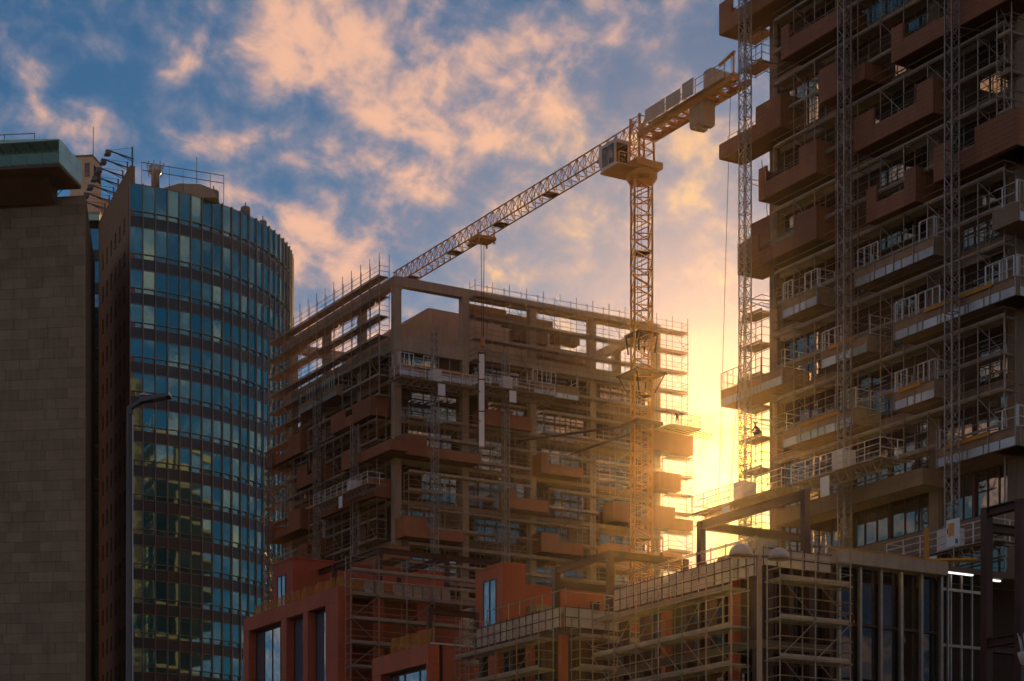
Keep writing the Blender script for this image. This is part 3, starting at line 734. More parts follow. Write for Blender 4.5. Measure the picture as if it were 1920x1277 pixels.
m_ = MB(); m_.box(-1.35, -.9, -13.2, -3, JZ+.06, JZ+.12); m_.box(.9, 1.35, -13.2, -3, JZ+.06, JZ+.12); m_.build('walkway', 'scaffold_deck', cr)
for y0, y1, h_ in ((-5.4, -2.6, 1.3), (-7.6, -5.6, 1.3), (-9.4, -7.9, 1.5)):
    m_ = MB(); m_.box(-1.42, -1.36, y0, y1, JZ+.2, JZ+h_); m_.build('sign_panel', 'crane_grey', cr)
m_ = MB(); m_.box(-.6, .6, -10.7, -9.7, JZ+.25, JZ+2.0); m_.box(-.5, .5, -10.75, -10.7, JZ+.6, JZ+1.8); m_.build('electrical_cabinet', 'crane_grey', cr)
m_ = MB(); m_.box(-.6, .6, -12.4, -11.5, JZ+.25, JZ+.9); m_.tube((-.5, -12, JZ+.9), (.5, -12, JZ+.9), .35, 10); m_.build('winch', 'crane_grey', cr)
for q in range(4):
    m_ = MB(); y0 = -9.6+q*.47; d_ = 1.75 if q % 2 else 1.95
    m_.prism([(-.6, JZ+.15), (-.6, JZ-d_), (-.45, JZ-d_-.2), (.45, JZ-d_-.2), (.6, JZ-d_), (.6, JZ+.15)], y0, y0+.43, 'y'); m_.build('ballast_block', 'ballast', cr)
m_ = MB(); m_.tube((0, -12.9, JZ+.2), (0, -12.9, JZ+2.6), .08); m_.tube((0, -13.0, JZ+2.5), (-.2, -11.3, JZ+2.0), .14, 6); m_.box(-.25, .25, -13.2, -12.7, JZ+.2, JZ+.8); m_.build('service_davit', 'crane_paint', cr)
# cab
m_ = MB(); m_.prism([(.2, JZ-2.5), (2.2, JZ-2.5), (2.7, JZ-1.7), (2.5, JZ-.35), (.2, JZ-.3)], -2.55, -1.1, 'x'); cab = m_.build('cab', 'cab_white', cr)
m_ = MB(); m_.prism([(2.32, JZ-2.25), (2.77, JZ-1.66), (2.57, JZ-.5), (2.52, JZ-.5), (2.72, JZ-1.66), (2.28, JZ-2.2)], -2.45, -1.2, 'x'); m_.build('windscreen', 'dark_glass', cab)
for y0, y1 in ((.35, 1.15), (1.3, 2.1)):
    m_ = MB(); m_.box(-2.585, -2.555, y0, y1, JZ-2.2, JZ-.6); m_.build('side_window', 'dark_glass', cab)
    m_ = MB(); m_.box(-2.4, -1.3, .165, .195, JZ-2.2, JZ-.6) if y0 < 1 else None
    if y0 < 1: m_.build('side_window', 'dark_glass', cab)
m_ = MB(); m_.box(-2.7, .9, -.6, 2.2, JZ-2.75, JZ-2.6); m_.tube((-2.6, -.5, JZ-2.6), (-2.6, -.5, JZ-1.6), .04); m_.tube((-2.6, -.5, JZ-1.6), (-.9, -.5, JZ-1.6), .04); m_.build('cab_platform', 'crane_paint', cr)
# trolley, rope and hook
r_ = (905-CX)/F; ty = (CW-r_*CY)/(-E1[0]+r_*E1[1])
m_ = MB(); m_.box(-1.0, 1.0, ty-.9, ty+.9, JZ-.55, JZ-.25)
for sx in (-.85, .85):
    for sy in (-.7, .7): m_.tube((sx, ty+sy, JZ-.9), (sx, ty+sy, JZ+.25), .09)
m_.box(-1.5, -.9, ty-.5, ty+.5, JZ-1.1, JZ-1.0); m_.build('trolley', 'crane_paint', cr)
TW = (CW+ty*E1[0], CY+ty*E1[1]); ppm = F/TW[1]
hz_ = EYE+(HY-655)/ppm
m_ = MB()
for sx in (-.16, .16): m_.tube((sx, ty, JZ-.5), (sx*.5, ty, hz_+1.2), .035)
m_.build('hoist_rope', 'rope', cr)
m_ = MB(); m_.lathe([(.02, hz_+.1), (.25, hz_+.3), (.25, hz_+.8), (.1, hz_+1.2)], 0, ty, 10); m_.build('hook_block', 'crane_paint', cr)
# hanging load
ld = thing('hanging_panel', 'long white framed panel hanging upright from the crane rope', 'load', (TW[0]-.1, TW[1], hz_), R(8))
ph = 185/ppm
m_ = MB(); m_.box(-.27, .27, -.05, .05, -ph, -.45); m_.build('panel_face', 'panel_white', ld)
m_ = MB()
for s_ in (-.36, .28): m_.box(s_, s_+.08, -.09, .09, -ph-.1, -.3)
for q in (0, .28, .62, 1.0): m_.box(-.28, .28, -.085, .085, -.42-(ph-.45)*q, -.32-(ph-.45)*q)
m_.build('panel_frame', 'steel_brown', ld)
m_ = MB(); m_.tube((0, 0, .15), (-.3, 0, -.32), .03); m_.tube((0, 0, .15), (.3, 0, -.32), .03); m_.build('sling', 'orange_board', ld)
for k in range(3):
    m_ = MB(); m_.tube((-.3, -.1, -1.2-k*2.8), (.3, .12, -1.5-k*2.8), .04); m_.build('tie_strap', 'rope', ld)
# tag line
tl = MB().tube((0, 0, 0), (-3.2, -12, -20), .025).build('tag_line', 'rope'); tl.location = (TW[0], TW[1], hz_-ph); tag(tl, 'thin guide rope slanting down from the hanging white panel', 'rope')

# ================================================================== ROUND GLASS TOWER
GY = 237.7; GX = (243.5-CX)/F*GY
gt = thing('round_glass_tower', 'curved teal glass office tower with brown brick end wall', 'building', (GX, GY, 0))
H0, GR, BAY, NB = R(22), 25.8, 1.5, 25
P = [(0.0, 0.0, H0)]
for k in range(NB):
    x, y, h = P[-1]; hm = h+BAY/GR/2; P.append((x+BAY*math.cos(hm), y+BAY*math.sin(hm), h+BAY/GR))
ZT = EYE+(HY-344)/F*GY
Zl = [ZT, ZT-4.95, ZT-9.9]
while Zl[-1] > 26: Zl.append(Zl[-1]-4.0)
unit_t = {}
def gpane(name, m, k, z0, z1, dep, gap=.04, push=0.0):
    x, y, h = P[k]; x2, y2, _ = P[k+1]; hm = h+BAY/GR/2; nx, ny = math.sin(hm), -math.cos(hm)
    key = m
    if key not in unit_t: unit_t[key] = MB().box(-.5, .5, -.5, .5, -.5, .5).mesh('curtain_'+m, m)
    return link(name, unit_t[key], gt, ((x+x2)/2+nx*push, (y+y2)/2+ny*push, (z0+z1)/2), (0, 0, hm), (BAY-gap*2, dep, z1-z0))
for j in range(len(Zl)-1):
    z1, z0 = Zl[j], Zl[j+1]; hv = (z1-z0)-1.95
    for k in range(NB-2):
        gpane('window_pane', 'tower_glass', k, z1-hv, z1-.05, .05)
        gpane('spandrel_panel', 'spandrel', k, z0+.04, z0+1.25, .07, push=.03)
    sl = MB(); fa, fb, fc = MB(), MB(), MB()
    for k in range(NB-2):
        x, y, h = P[k]; x2, y2, h2 = P[k+1]
        for (mb, za, zb, d) in ((sl, z0+1.3, z1-hv-.1, -.08), (fa, z0+1.25, z0+1.32, .1), (fb, z1-hv-.1, z1-hv-.02, .1), (fc, z0-.04, z0+.03, .1)):
            n0, n1 = (math.sin(h), -math.cos(h)), (math.sin(h2), -math.cos(h2))
            a0, a1 = (x+n0[0]*d, y+n0[1]*d), (x2+n1[0]*d, y2+n1[1]*d); b0, b1 = (x-n0[0]*.3, y-n0[1]*.3), (x2-n1[0]*.3, y2-n1[1]*.3)
            mb.add([(*a0, za), (*a1, za), (*b1, za), (*b0, za), (*a0, zb), (*a1, zb), (*b1, zb), (*b0, zb)], [(3, 2, 1, 0), (4, 5, 6, 7), (0, 1, 5, 4), (1, 2, 6, 5), (2, 3, 7, 6), (3, 0, 4, 7)])
    sl.build('vent_slot', 'tower_glass', gt); [q_.build('transom', 'tower_mullion', gt) for q_ in (fa, fb, fc)]
for k in range(NB-1):
    x, y, h = P[k]; n0 = (math.sin(h), -math.cos(h))
    o = ubox('mullion', 'tower_mullion', gt, -.06, .06, -.12, .12, Zl[-1], ZT+.15); o.location = (x+n0[0]*.1, y+n0[1]*.1, (Zl[-1]+ZT+.15)/2); o.rotation_euler = (0, 0, h)
# solid body behind the curtain wall, roof and lower storeys
def shell(inset, z0, z1, name, m):
    pts = [(x-math.sin(h)*inset, y+math.cos(h)*inset) for x, y, h in P[:NB-1]]
    pts += [(pts[-1][0]-3, pts[-1][1]+20), (-7.3, 18.5), (-7.0+7.0*.02, 17.6)]
    return MB().prism(pts, z0, z1, 'z').build(name, m, gt)
shell(.34, Zl[-1], ZT-.1, 'tower_core', 'interior_dark'); shell(0, 0, Zl[-1]-.1, 'tower_base', 'spandrel'); shell(.1, ZT-.08, ZT+.12, 'tower_roof', 'roof_metal')
# brick end wall: grid with real openings
bd = Vector((-.368, .93)).normalized(); bn = Vector((-bd.y, bd.x)); BL = 20.3; ZB = EYE+(HY-310)/F*GY
bw = MB(); cols = []
ws, ww = 3.0, .95
edges = [0]
for q in range(6):
    a = 2.9+q*2.75; cols.append((a, a+ww)); edges += [a, a+ww]
edges.append(BL)
rows = []; z = ZB-5.0
while z > 28: rows.append((z-1.75, z)); z -= 4.0
zed = [0]
for r0, r1 in reversed(rows): zed += [r0, r1]
zed.append(ZB)
def bpt(a, z, d=0): return (bd.x*a+bn.x*d, bd.y*a+bn.y*d, z)
for i in range(len(edges)-1):
    for j in range(len(zed)-1):
        if i % 2 == 1 and j % 2 == 1:
            a0, a1, z0, z1 = edges[i], edges[i+1], zed[j], zed[j+1]; D = -.35
            for (p_, q_) in (((a0, z0), (a0, z1)), ((a0, z1), (a1, z1)), ((a1, z1), (a1, z0)), ((a1, z0), (a0, z0))):
                bw.add([bpt(*p_), bpt(*q_), bpt(*q_, D), bpt(*p_, D)], [(0, 1, 2, 3)])
            w = MB().add([bpt(a0, z0, D), bpt(a1, z0, D), bpt(a1, z1, D), bpt(a0, z1, D), bpt(a0, z0, D-.05), bpt(a1, z0, D-.05), bpt(a1, z1, D-.05), bpt(a0, z1, D-.05)], [(0, 1, 2, 3), (7, 6, 5, 4), (0, 4, 5, 1), (1, 5, 6, 2), (2, 6, 7, 3), (3, 7, 4, 0)]).build('window', 'dark_glass', gt)
            s_ = MB().add([bpt(a0-.08, z0-.12, .08), bpt(a1+.08, z0-.12, .08), bpt(a1+.08, z0, .08), bpt(a0-.08, z0, .08), bpt(a0-.08, z0-.12, D+.06), bpt(a1+.08, z0-.12, D+.06), bpt(a1+.08, z0+.02, D+.06), bpt(a0-.08, z0+.02, D+.06)], [(0, 1, 2, 3), (7, 6, 5, 4), (0, 4, 5, 1), (1, 5, 6, 2), (2, 6, 7, 3), (3, 7, 4, 0)]).build('sill', 'concrete_dark', w)
            s_.parent = w
        else:
            a0, a1, z0, z1 = edges[i], edges[i+1], zed[j], zed[j+1]
            bw.add([bpt(a0, z0), bpt(a1, z0), bpt(a1, z1), bpt(a0, z1)], [(0, 1, 2, 3)])
bw.add([bpt(0, 0), bpt(.0, ZB), bpt(0, ZB, -.6), bpt(0, 0, -.6)], [(0, 1, 2, 3)]); bw.add([bpt(0, ZB), bpt(BL, ZB), bpt(BL, ZB, -.6), bpt(0, ZB, -.6)], [(0, 1, 2, 3)]); bw.add([bpt(0, 0, -.6), bpt(BL, 0, -.6), bpt(BL, ZB, -.6), bpt(0, ZB, -.6)], [(3, 2, 1, 0)])
bw.build('brick_end_wall', 'brick', gt)
# roof plant
fl = thing('roof_flue', 'pale metal flue with a caged top on the round tower roof', 'flue', (GX, GY, 0))
m_ = MB(); q = (2.4, 3.2); m_.lathe([(.5, ZT), (.5, ZT+2.2), (.75, ZT+2.5), (.75, ZT+3.2)], *q, 12)
for k in range(8): a = k*math.pi/4; m_.tube((q[0]+.75*math.cos(a), q[1]+.75*math.sin(a), ZT+2.0), (q[0]+1.0*math.cos(a), q[1]+1.0*math.sin(a), ZT+3.6), .05)
m_.build('flue_pipe', 'lamp_edge', fl, True)
for (u, lab, w_, h_) in ((415, 'squat vent drum on the round tower roof beside the dome', .65, 1.9), (479, 'small vent drum midway along the curved roof edge', .6, 1.6), (521, 'smallest vent drum farthest from the brick wall on the curved roof', .5, 1.3)):
    k = {415: 8, 479: 12, 521: 15}[u]; x, y, h = P[k]; vx, vy = x-math.sin(h)*1.5, y+math.cos(h)*1.5
    v = thing('roof_vent', lab, 'vent', (GX+vx, GY+vy, ZT), 0, 'vent drums on the curved roof')
    MB().lathe([(w_, 0), (w_, h_), (w_*.8, h_+.15)], n=14).build('drum', 'roof_metal', v, True); MB().tube((0, 0, h_+.1), (0, 0, h_+.7), .08, 6).build('spigot', 'lamp_metal', v)
pl_ = thing('roof_plant_dome', 'low curved plant cover with railing on the round tower roof', 'roof plant', (GX, GY, ZT))
m_ = MB(); m_.prism([(2.5, 0), (9.5, 0), (9.0, 1.0), (7.5, 1.6), (5, 1.7), (3, 1.1)], 4.5, 8, 'y'); m_.build('cover', 'concrete_pale', pl_)
m_ = MB()
for k in range(7): m_.tube((1.0+k*1.5, 2.2+k*.7, 0), (1.0+k*1.5, 2.2+k*.7, 3.4), .05)
for hh in (2.4, 3.3): m_.tube((1, 2.2, hh), (10, 6.4, hh), .05)
m_.tube((7.0, 5, 2), (7.0, 5, 5), .05); m_.build('railing', 'lamp_metal', pl_)
for k, lab in enumerate(('floodlight boom at the corner peak of the brick wall', 'second floodlight boom behind the corner peak of the brick wall', 'third floodlight boom along the brick wall top', 'floodlight boom halfway along the brick wall top', 'fifth floodlight boom along the brick wall top, before the pale stair tower', 'sixth floodlight boom in front of the pale stair tower', 'last floodlight boom above the glazed link')):
    a = .6+k*2.9; t = thing('floodlight_boom', lab, 'floodlight', (GX+bd.x*a, GY+bd.y*a, ZB), math.atan2(bn.y, bn.x), 'floodlight booms on the brick wall')
    m_ = MB(); m_.tube((-.4, 0, -.5), (-.4, 0, 2.4 if k == 0 else 1.7), .1, 6); m_.build('post', 'lamp_metal', t)
    m_ = MB(); m_.tube((-.6, 0, 1.0), (2.3, .2, 1.5), .09, 5); m_.tube((-.6, 0, .7), (1.2, .1, 1.25), .05, 4); m_.build('boom', 'lamp_metal', t)
    MB().tube((-.4, 0, 2.3 if k == 0 else 1.65), (2.2, .2, 1.58), .025).build('stay_wire', 'rope', t)
    m_ = MB(); m_.box(2.15, 2.75, -.15, .55, 1.0, 1.5); m_.box(2.3, 2.9, 0, .4, .85, 1.05); m_.build('lamp_head', 'lamp_metal', t)

# glazed link and stair tower behind
lk = thing('glazed_link', 'narrow blue glazed link between the stone block and the brick wall', 'building', (-53.5, 256.2, 0))
zl = EYE+(HY-412)/F*256
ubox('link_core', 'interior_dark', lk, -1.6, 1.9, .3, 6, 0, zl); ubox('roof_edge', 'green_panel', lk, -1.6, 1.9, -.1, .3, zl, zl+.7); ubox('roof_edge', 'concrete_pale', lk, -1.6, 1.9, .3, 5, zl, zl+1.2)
z = zl-1.0
while z > 28:
    ubox('pane', 'link_glass', lk, -.95, 1.8, .18, .26, z-2.6, z); ubox('spandrel_panel', 'spandrel', lk, -.95, 1.8, .12, .28, z-4.0, z-2.7); ubox('transom', 'tower_mullion', lk, -.95, 1.8, .05, .3, z-2.7, z-2.6); z -= 4.1
ubox('jamb', 'lamp_metal', lk, -1.6, -.95, .0, .3, 0, zl-.02)
stt = thing('stair_tower', 'pale peach rendered stair tower rising behind the stone block', 'building', (-53.7, 262, 0), -.15)
zs = EYE+(HY-293)/F*262
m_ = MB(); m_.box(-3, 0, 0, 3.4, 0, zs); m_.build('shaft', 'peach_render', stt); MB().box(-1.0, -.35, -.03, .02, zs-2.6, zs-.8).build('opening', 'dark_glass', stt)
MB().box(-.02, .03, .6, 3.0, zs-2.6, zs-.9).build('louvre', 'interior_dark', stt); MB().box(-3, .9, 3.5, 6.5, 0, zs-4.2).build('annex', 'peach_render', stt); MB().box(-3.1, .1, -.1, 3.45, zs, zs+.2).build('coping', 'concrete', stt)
MB().tube((-.6, 2, zs), (-.6, 2, zs+4.6), .05).build('antenna', 'lamp_metal', stt)

# ================================================================== STONE BLOCK
SY = 225.0; SX = (160-CX)/F*SY
sb = thing('stone_block', 'windowless block faced in brown stone with a teal glazed canopy on top', 'building', (SX, SY, 0), -.152)
ZS = EYE+(HY-366)/F*SY
MB().prism([(-28, .12), (0, .12), (-7, 22), (-28, 22)], 0, ZS-.02, 'z').build('wall', 'stone_joint', sb)
row = 0; z = 27.0; rr = random.Random(3)
while z < ZS-.2:
    h = min(1.12, ZS-z); x = 0.0; first = True
    while x > -12.3:
        w = rr.choice((1.5, 1.9, 2.3, 2.9, 3.4)) * (.6 if first and row % 2 else 1); first = False
        d = rr.uniform(-.012, .018); ubox('stone', 'stone', sb, x-w+.014, x-.014, -.02+d, .125, z+.012, z+h-.012); x -= w
    z += 1.12; row += 1
MB().box(-28, -12.6, 0, .12, 26, ZS).build('plain_wall', 'stone', sb); MB().box(-28, 0, -.02, .1, 0, 26.9).build('plain_wall', 'stone', sb)
c0, c1, cy0 = -26.0, -.4, -6.7; zb, ztop = EYE+(HY-305)/F*218.4, EYE+(HY-262)/F*218.4
for k in range(4):
    for r_ in range(2):
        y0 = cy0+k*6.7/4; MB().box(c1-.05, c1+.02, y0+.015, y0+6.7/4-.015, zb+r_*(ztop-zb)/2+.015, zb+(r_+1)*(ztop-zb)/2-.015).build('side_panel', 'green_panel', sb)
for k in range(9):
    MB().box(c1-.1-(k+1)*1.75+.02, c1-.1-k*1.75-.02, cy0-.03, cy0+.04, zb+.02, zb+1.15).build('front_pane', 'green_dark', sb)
    x = c1-.1-k*1.75; t = MB(); t.tube((x, cy0+.4, zb+.1), (x, cy0+.4, ztop), .07); t.tube((x, cy0+.4, zb+.1), (x-1.75, cy0+.4, ztop), .06); t.tube((x, cy0+.4, ztop), (x-.9, cy0+2.4, zb+.2), .05); t.build('truss_bay', 'lamp_metal', sb)
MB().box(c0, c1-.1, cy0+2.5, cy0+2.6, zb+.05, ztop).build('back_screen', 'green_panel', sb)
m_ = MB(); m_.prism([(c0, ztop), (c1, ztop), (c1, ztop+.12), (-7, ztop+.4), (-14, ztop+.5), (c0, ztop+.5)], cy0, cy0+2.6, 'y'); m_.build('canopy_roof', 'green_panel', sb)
m_ = MB(); m_.prism([(cy0+1.2, zb-.02), (0, zb-.02), (0, ZS-.6), (-.6, ZS-.9)], c0, c1-2.8, 'x'); m_.build('canopy_soffit', 'concrete_dark', sb)
m_ = MB(); m_.box(c0, c1-.06, cy0+.05, -.02, zb-.35, zb-.03); m_.build('canopy_floor', 'concrete_dark', sb)
m_ = MB()
for k in range(8): m_.tube((c1-2.6, cy0+1.2+k*.6, zb-.35), (c1-1.2, cy0+1.5+k*.6, ZS-.3+.1*k), .05); m_.tube((c1-1.2, cy0+1.2+k*.6, zb-.35), (c1-2.6, cy0+1.6+k*.6, ZS-.2), .05)
m_.build('bracing', 'lamp_metal', sb)
m_ = MB(); m_.tube((c1-3, cy0+.6, ztop+1.1), (c0, cy0+.6, ztop+1.5), .05)
for k in range(7): m_.tube((c1-3-k*3.4, cy0+.6, ztop+.1), (c1-3-k*3.4, cy0+.6, ztop+1.15), .05)
m_.build('railing', 'lamp_metal', sb)

# ================================================================== LOW TERRACOTTA BUILDINGS
def portal_face(root, a1, z0, zt, wins, depth=.85, m='terracotta', o=0.0):
    """left face built as a deep frame of panels around tall openings"""
    x0, x1 = -o, depth-o; es = [0.0]
    for w in wins: es += [w[0], w[1]]
    es.append(a1); head = wins[0][2]
    for i in range(0, len(es), 2): 
        n = 4; hh = (head-z0)/n
        for k in range(n): ubox('frame_panel', m, root, x0, x1, es[i]+.006, es[i+1]-.006, z0+k*hh+.008, z0+(k+1)*hh-.008)
    n = max(2, round(a1/3.2))
    for k in range(n): ubox('frame_panel', m, root, x0, x1, k*a1/n+.006, (k+1)*a1/n-.006, head+.008, zt)
    for w in wins: window(root, 'L', w[0]+.02, w[1]-.02, z0, head-.05, -(depth-.15), w[3], 'low_glass', 'mullion_brown', None, .1)
    ubox('wall', 'interior_dark', root, depth, depth+.2, 0, a1, 0, zt)
L1 = Site(632, 160); ZL1 = L1.z(1100)
l1 = thing('terracotta_building', 'terracotta framed low building with three tall windows and netting on its roof', 'building', L1.loc, TH)
A1 = L1.ys(456); hd = L1.z(1163, 0, L1.ys(527))
portal_face(l1, A1, 12, ZL1, [(L1.ys(610), L1.ys(577), hd, 1), (L1.ys(568), L1.ys(537), hd, 1), (L1.ys(527), L1.ys(466), hd, 4)])
X1 = L1.xs(893)
for k in range(8):
    z = ZL1-.45-k*4.0
    ubox('floor_slab', 'concrete', l1, 1.3, X1, -.02, A1-.1, z, z+.4)
ubox('end_pier', 'terracotta', l1, .0, 1.25, -.15, -.01, 10, ZL1); ubox('wall', 'terracotta_ribbed', l1, 1.3, X1, 2.2, 2.4, 0, ZL1-.5); ubox('base_wall', 'interior_dark', l1, .3, X1, .3, A1-.2, 0, 11.9)
for x in (L1.xs(712), L1.xs(795)): ubox('column', 'terracotta', l1, x-.5, x+.5, .2, 1.0, 0, ZL1-.5)
for k in range(9):
    x = L1.xs(682)+k*(L1.xs(842)-L1.xs(682))/9; w = (L1.xs(842)-L1.xs(682))/9
    if k != 2: MB().box(x+.05, x+w-.05, -.25, .1, ZL1-.55, ZL1+.65).build('wrapped_parapet_unit', 'sheeting', l1)
MB().box(1.3, X1, -.3, .3, ZL1+.68, ZL1+.74).build('roof_edge_strip', 'white_rail', l1)
# penthouse
pa, pb = 13.2, 2.2; zp = 1.7+724*172.4/3840
w_ = MB().box(pb, L1.xs(838, pa), pa, pa+4.1, ZL1, zp).build('penthouse', 'terracotta_ribbed', l1)
MB().box(pb-.08, L1.xs(838, pa), pa-.08, pa+4.2, zp, zp+.12).build('coping', 'terracotta', w_)
window(l1, 'L', L1.ys(536, pb), L1.ys(520, pb), ZL1+.1, zp-1.1, -pb+.06, 2, 'low_glass', 'mullion_brown', None, .08)
# roof edge netting
net = thing('safety_netting', 'orange netting barrier along the roof edge of the three-window terracotta building', 'netting', L1.loc, TH)
m_ = MB(); rr = random.Random(5)
for k in range(24):
    y0, y1 = .4+k*(A1-1)/24, .4+(k+1)*(A1-1)/24; h0, h1 = ZL1+1.1+.05*math.sin(k*1.3), ZL1+1.1+.05*math.sin((k+1)*1.3)
    m_.add([(.75+.1*math.sin(k), y0, ZL1), (.75+.1*math.sin(k+1), y1, ZL1), (.75+.14*math.sin(k*2+1), y1, h1), (.75+.14*math.sin(k*2), y0, h0), (.79+.1*math.sin(k), y0, ZL1), (.79+.1*math.sin(k+1), y1, ZL1), (.79+.14*math.sin(k*2+1), y1, h1), (.79+.14*math.sin(k*2), y0, h0)], [(0, 1, 2, 3), (7, 6, 5, 4), (3, 2, 6, 7)])
m_.build('mesh_strip', 'orange_net', net)
for k in range(8): utube('post', 'galvanised', net, .9, .5+k*(A1-1)/7, ZL1, ZL1+1.3, .035)
nt2 = thing('safety_netting', 'orange netting behind the scaffold on the terracotta roof with steel frame', 'netting', L1.loc, TH)
m_ = MB().box(L1.xs(690), L1.xs(850), 5.5, 5.54, ZL1+.7, ZL1+1.6).build('mesh_strip', 'orange_net', nt2)
for k in range(6): utube('post', 'galvanised', nt2, L1.xs(690)+k*2.6, 5.6, ZL1, ZL1+1.8, .035)
scaffold(L1, 'tube_scaffold', 'scaffold in front of the open side of the three-window terracotta building', 'R', .5, X1+.3, 8.2, ZL1+1.2, o=.5, dep=.9, bay=2.5, lift=1.85, r=.04, top=1.2)
def steel_frame(site, label, posts, beams, z0, r=.17):
    t = thing('steel_frame', label, 'steel frame', site.loc, TH)
    for (x, y, zt) in posts: MB().box(x-r, x+r, y-r, y+r, z0, zt).build('post', 'steel_brown', t)
    for (p, q, z) in beams:
        d = Vector((q[0]-p[0], q[1]-p[1])).normalized(); n_ = Vector((-d.y, d.x)); m_ = MB()
        for (wd, za, zb_) in ((r*1.0, z-.05, z), (r*.25, z-.37, z-.05), (r*1.0, z-.42, z-.37)):
            a, b_ = Vector(p[:2])+d*r, Vector(q[:2])-d*r
            m_.add([(*(a+n_*wd), za), (*(b_+n_*wd), za), (*(b_-n_*wd), za), (*(a-n_*wd), za), (*(a+n_*wd), zb_), (*(b_+n_*wd), zb_), (*(b_-n_*wd), zb_), (*(a-n_*wd), zb_)], [(3, 2, 1, 0), (4, 5, 6, 7), (0, 1, 5, 4), (1, 2, 6, 5), (2, 3, 7, 6), (3, 0, 4, 7)])
        m_.build('beam', 'steel_brown', t)
    return t
S1 = Site(712, 164); zt = S1.z(1027); y1, y2, x1, x2 = S1.ys(627), S1.ys(556), S1.xs(838), S1.xs(940)
steel_frame(S1, 'dark steel pergola frame on the roof before the ribbed penthouse', [(0, 0, zt), (0, y1, zt), (x1, 0, zt), (x1, y1, zt)], [((0, 0), (0, y1), zt), ((0, y1), (0, y2), zt), ((0, 0), (x1, 0), zt), ((x1, 0), (x2, 0), zt), ((0, y1), (x1, y1), zt), ((x1, 0), (x1, y1), zt)], ZL1)
L2 = Site(803, 138); ZL2 = L2.z(1207)
l2 = thing('terracotta_building', 'small low terracotta building with one wide window under orange netting', 'building', L2.loc, TH)
A2 = L2.ys(698); portal_face(l2, A2, 10, ZL2, [(L2.ys(799), L2.ys(714), L2.z(1243, 0, 0), 3)])
X2 = L2.xs(890); ubox('wall', 'terracotta_ribbed', l2, 1.12, X2, .05, .3, 0, ZL2-.02); ubox('roof', 'concrete', l2, .5, X2, .35, A2-.2, ZL2-.5, ZL2-.1); ubox('roof_edge_strip', 'white_rail', l2, .2, X2, -.05, .1, ZL2+.02, ZL2+.1); ubox('base_wall', 'interior_dark', l2, .2, X2, .4, A2, 0, 9.9)
nt3 = thing('safety_netting', 'orange netting bunched on the roof of the small one-window terracotta building', 'netting', L2.loc, TH)
m_ = MB()
for k in range(10):
    y0, y1_ = .6+k*.62, .6+(k+1)*.62; m_.add([(.5, y0, ZL2), (.5, y1_, ZL2), (.6+.12*math.sin(k*2.+1.5), y1_, ZL2+1.2), (.6+.12*math.sin(k*2.), y0, ZL2+1.2), (.54, y0, ZL2), (.54, y1_, ZL2), (.64+.12*math.sin(k*2.+1.5), y1_, ZL2+1.2), (.64+.12*math.sin(k*2.), y0, ZL2+1.2)], [(0, 1, 2, 3), (7, 6, 5, 4), (3, 2, 6, 7)])
m_.build('mesh_strip', 'orange_net', nt3)
for k in range(4): utube('post', 'orange_board', nt3, .75, .7+k*2, ZL2-.1, ZL2+1.3, .04)
scaffold(L2, 'tube_scaffold', 'slim scaffold beside the small one-window terracotta building', 'R', 2.2, X2+.4, 8, ZL2+.6, o=.4, dep=.8, bay=2.2, lift=1.8, r=.035)
S2 = Site(805, 146); zt = S2.z(1140); steel_frame(S2, 'low dark steel frame standing behind the small one-window building', [(0, 0, zt), (S2.xs(893), 0, zt)], [((0, 0), (S2.xs(893), 0), zt-.5), ((0, 0), (0, -2.5), zt)] if False else [((0, 0), (S2.xs(893), 0), zt)], ZL2-.2, .16)
L3 = Site(943, 150); ZL3 = L3.z(1057)
l3 = thing('terracotta_turret', 'tall ribbed terracotta volume with a narrow double window', 'building', L3.loc, TH)
A3, X3 = L3.ys(892), L3.xs(986)
w_ = MB().box(0, X3, 0, A3, 0, ZL3).build('wall', 'terracotta_ribbed', l3); MB().box(-.06, X3, -.06, A3+.05, ZL3, ZL3+.12).build('coping', 'terracotta', l3)
window(l3, 'L', L3.ys(931), L3.ys(906), L3.z(1188, 0, L3.ys(918)), L3.z(1088, 0, L3.ys(918)), .05, 2, 'low_glass', 'mullion_brown', None, .09)
l3b = thing('terracotta_roof_block', 'long low ribbed terracotta block behind the steel frame where a worker stands', 'building', L3.loc, TH)
ubox('wall', 'terracotta_ribbed', l3b, X3+.05, X3+14, .6, 7, 0, ZL3-1.2); ubox('ledge', 'concrete', l3b, X3+.3, X3+13, -.9, .6, ZL3-3.4, ZL3-2.9)
for k in range(5): ubox('window_hole', 'dark_glass', l3b, X3+6+k*1.6, X3+6.8+k*1.6, .55, .62, ZL3-3, ZL3-2)

# ================================================================== PODIUM IN FRONT OF THE TALL TOWER
PD = Site(1423, 98); ZP = PD.z(1037); PYE = PD.ys(1156)
pd = thing('podium_building', 'scaffolded podium with sheeted parapet and pale concrete cornice below the tall tower', 'building', PD.loc, TH)
XA, XB, XC = PD.xs(1560), PD.xs(1769.5), PD.xs(1848)
for k in range(6):
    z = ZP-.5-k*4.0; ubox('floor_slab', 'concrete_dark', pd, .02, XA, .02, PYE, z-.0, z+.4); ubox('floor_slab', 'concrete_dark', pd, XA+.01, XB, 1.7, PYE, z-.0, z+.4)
for k in range(7):
    y = .4+k*(PYE-.8)/6; ubox('column', 'terracotta' if k % 3 == 1 else 'steel_brown', pd, .05, .5, y-.2, y+.2, 0, ZP-.5)
for k in range(4): ubox('column', 'steel_brown', pd, .6+k*1.25, .9+k*1.25, .05, .4, 0, ZP-.5)
ubox('wall', 'interior_dark', pd, 1.6, 1.8, 1.6, PYE-.3, 0, ZP-.5); ubox('wall', 'interior_dark', pd, 1.8, XB, 1.4, 1.6, 0, ZP-.5)
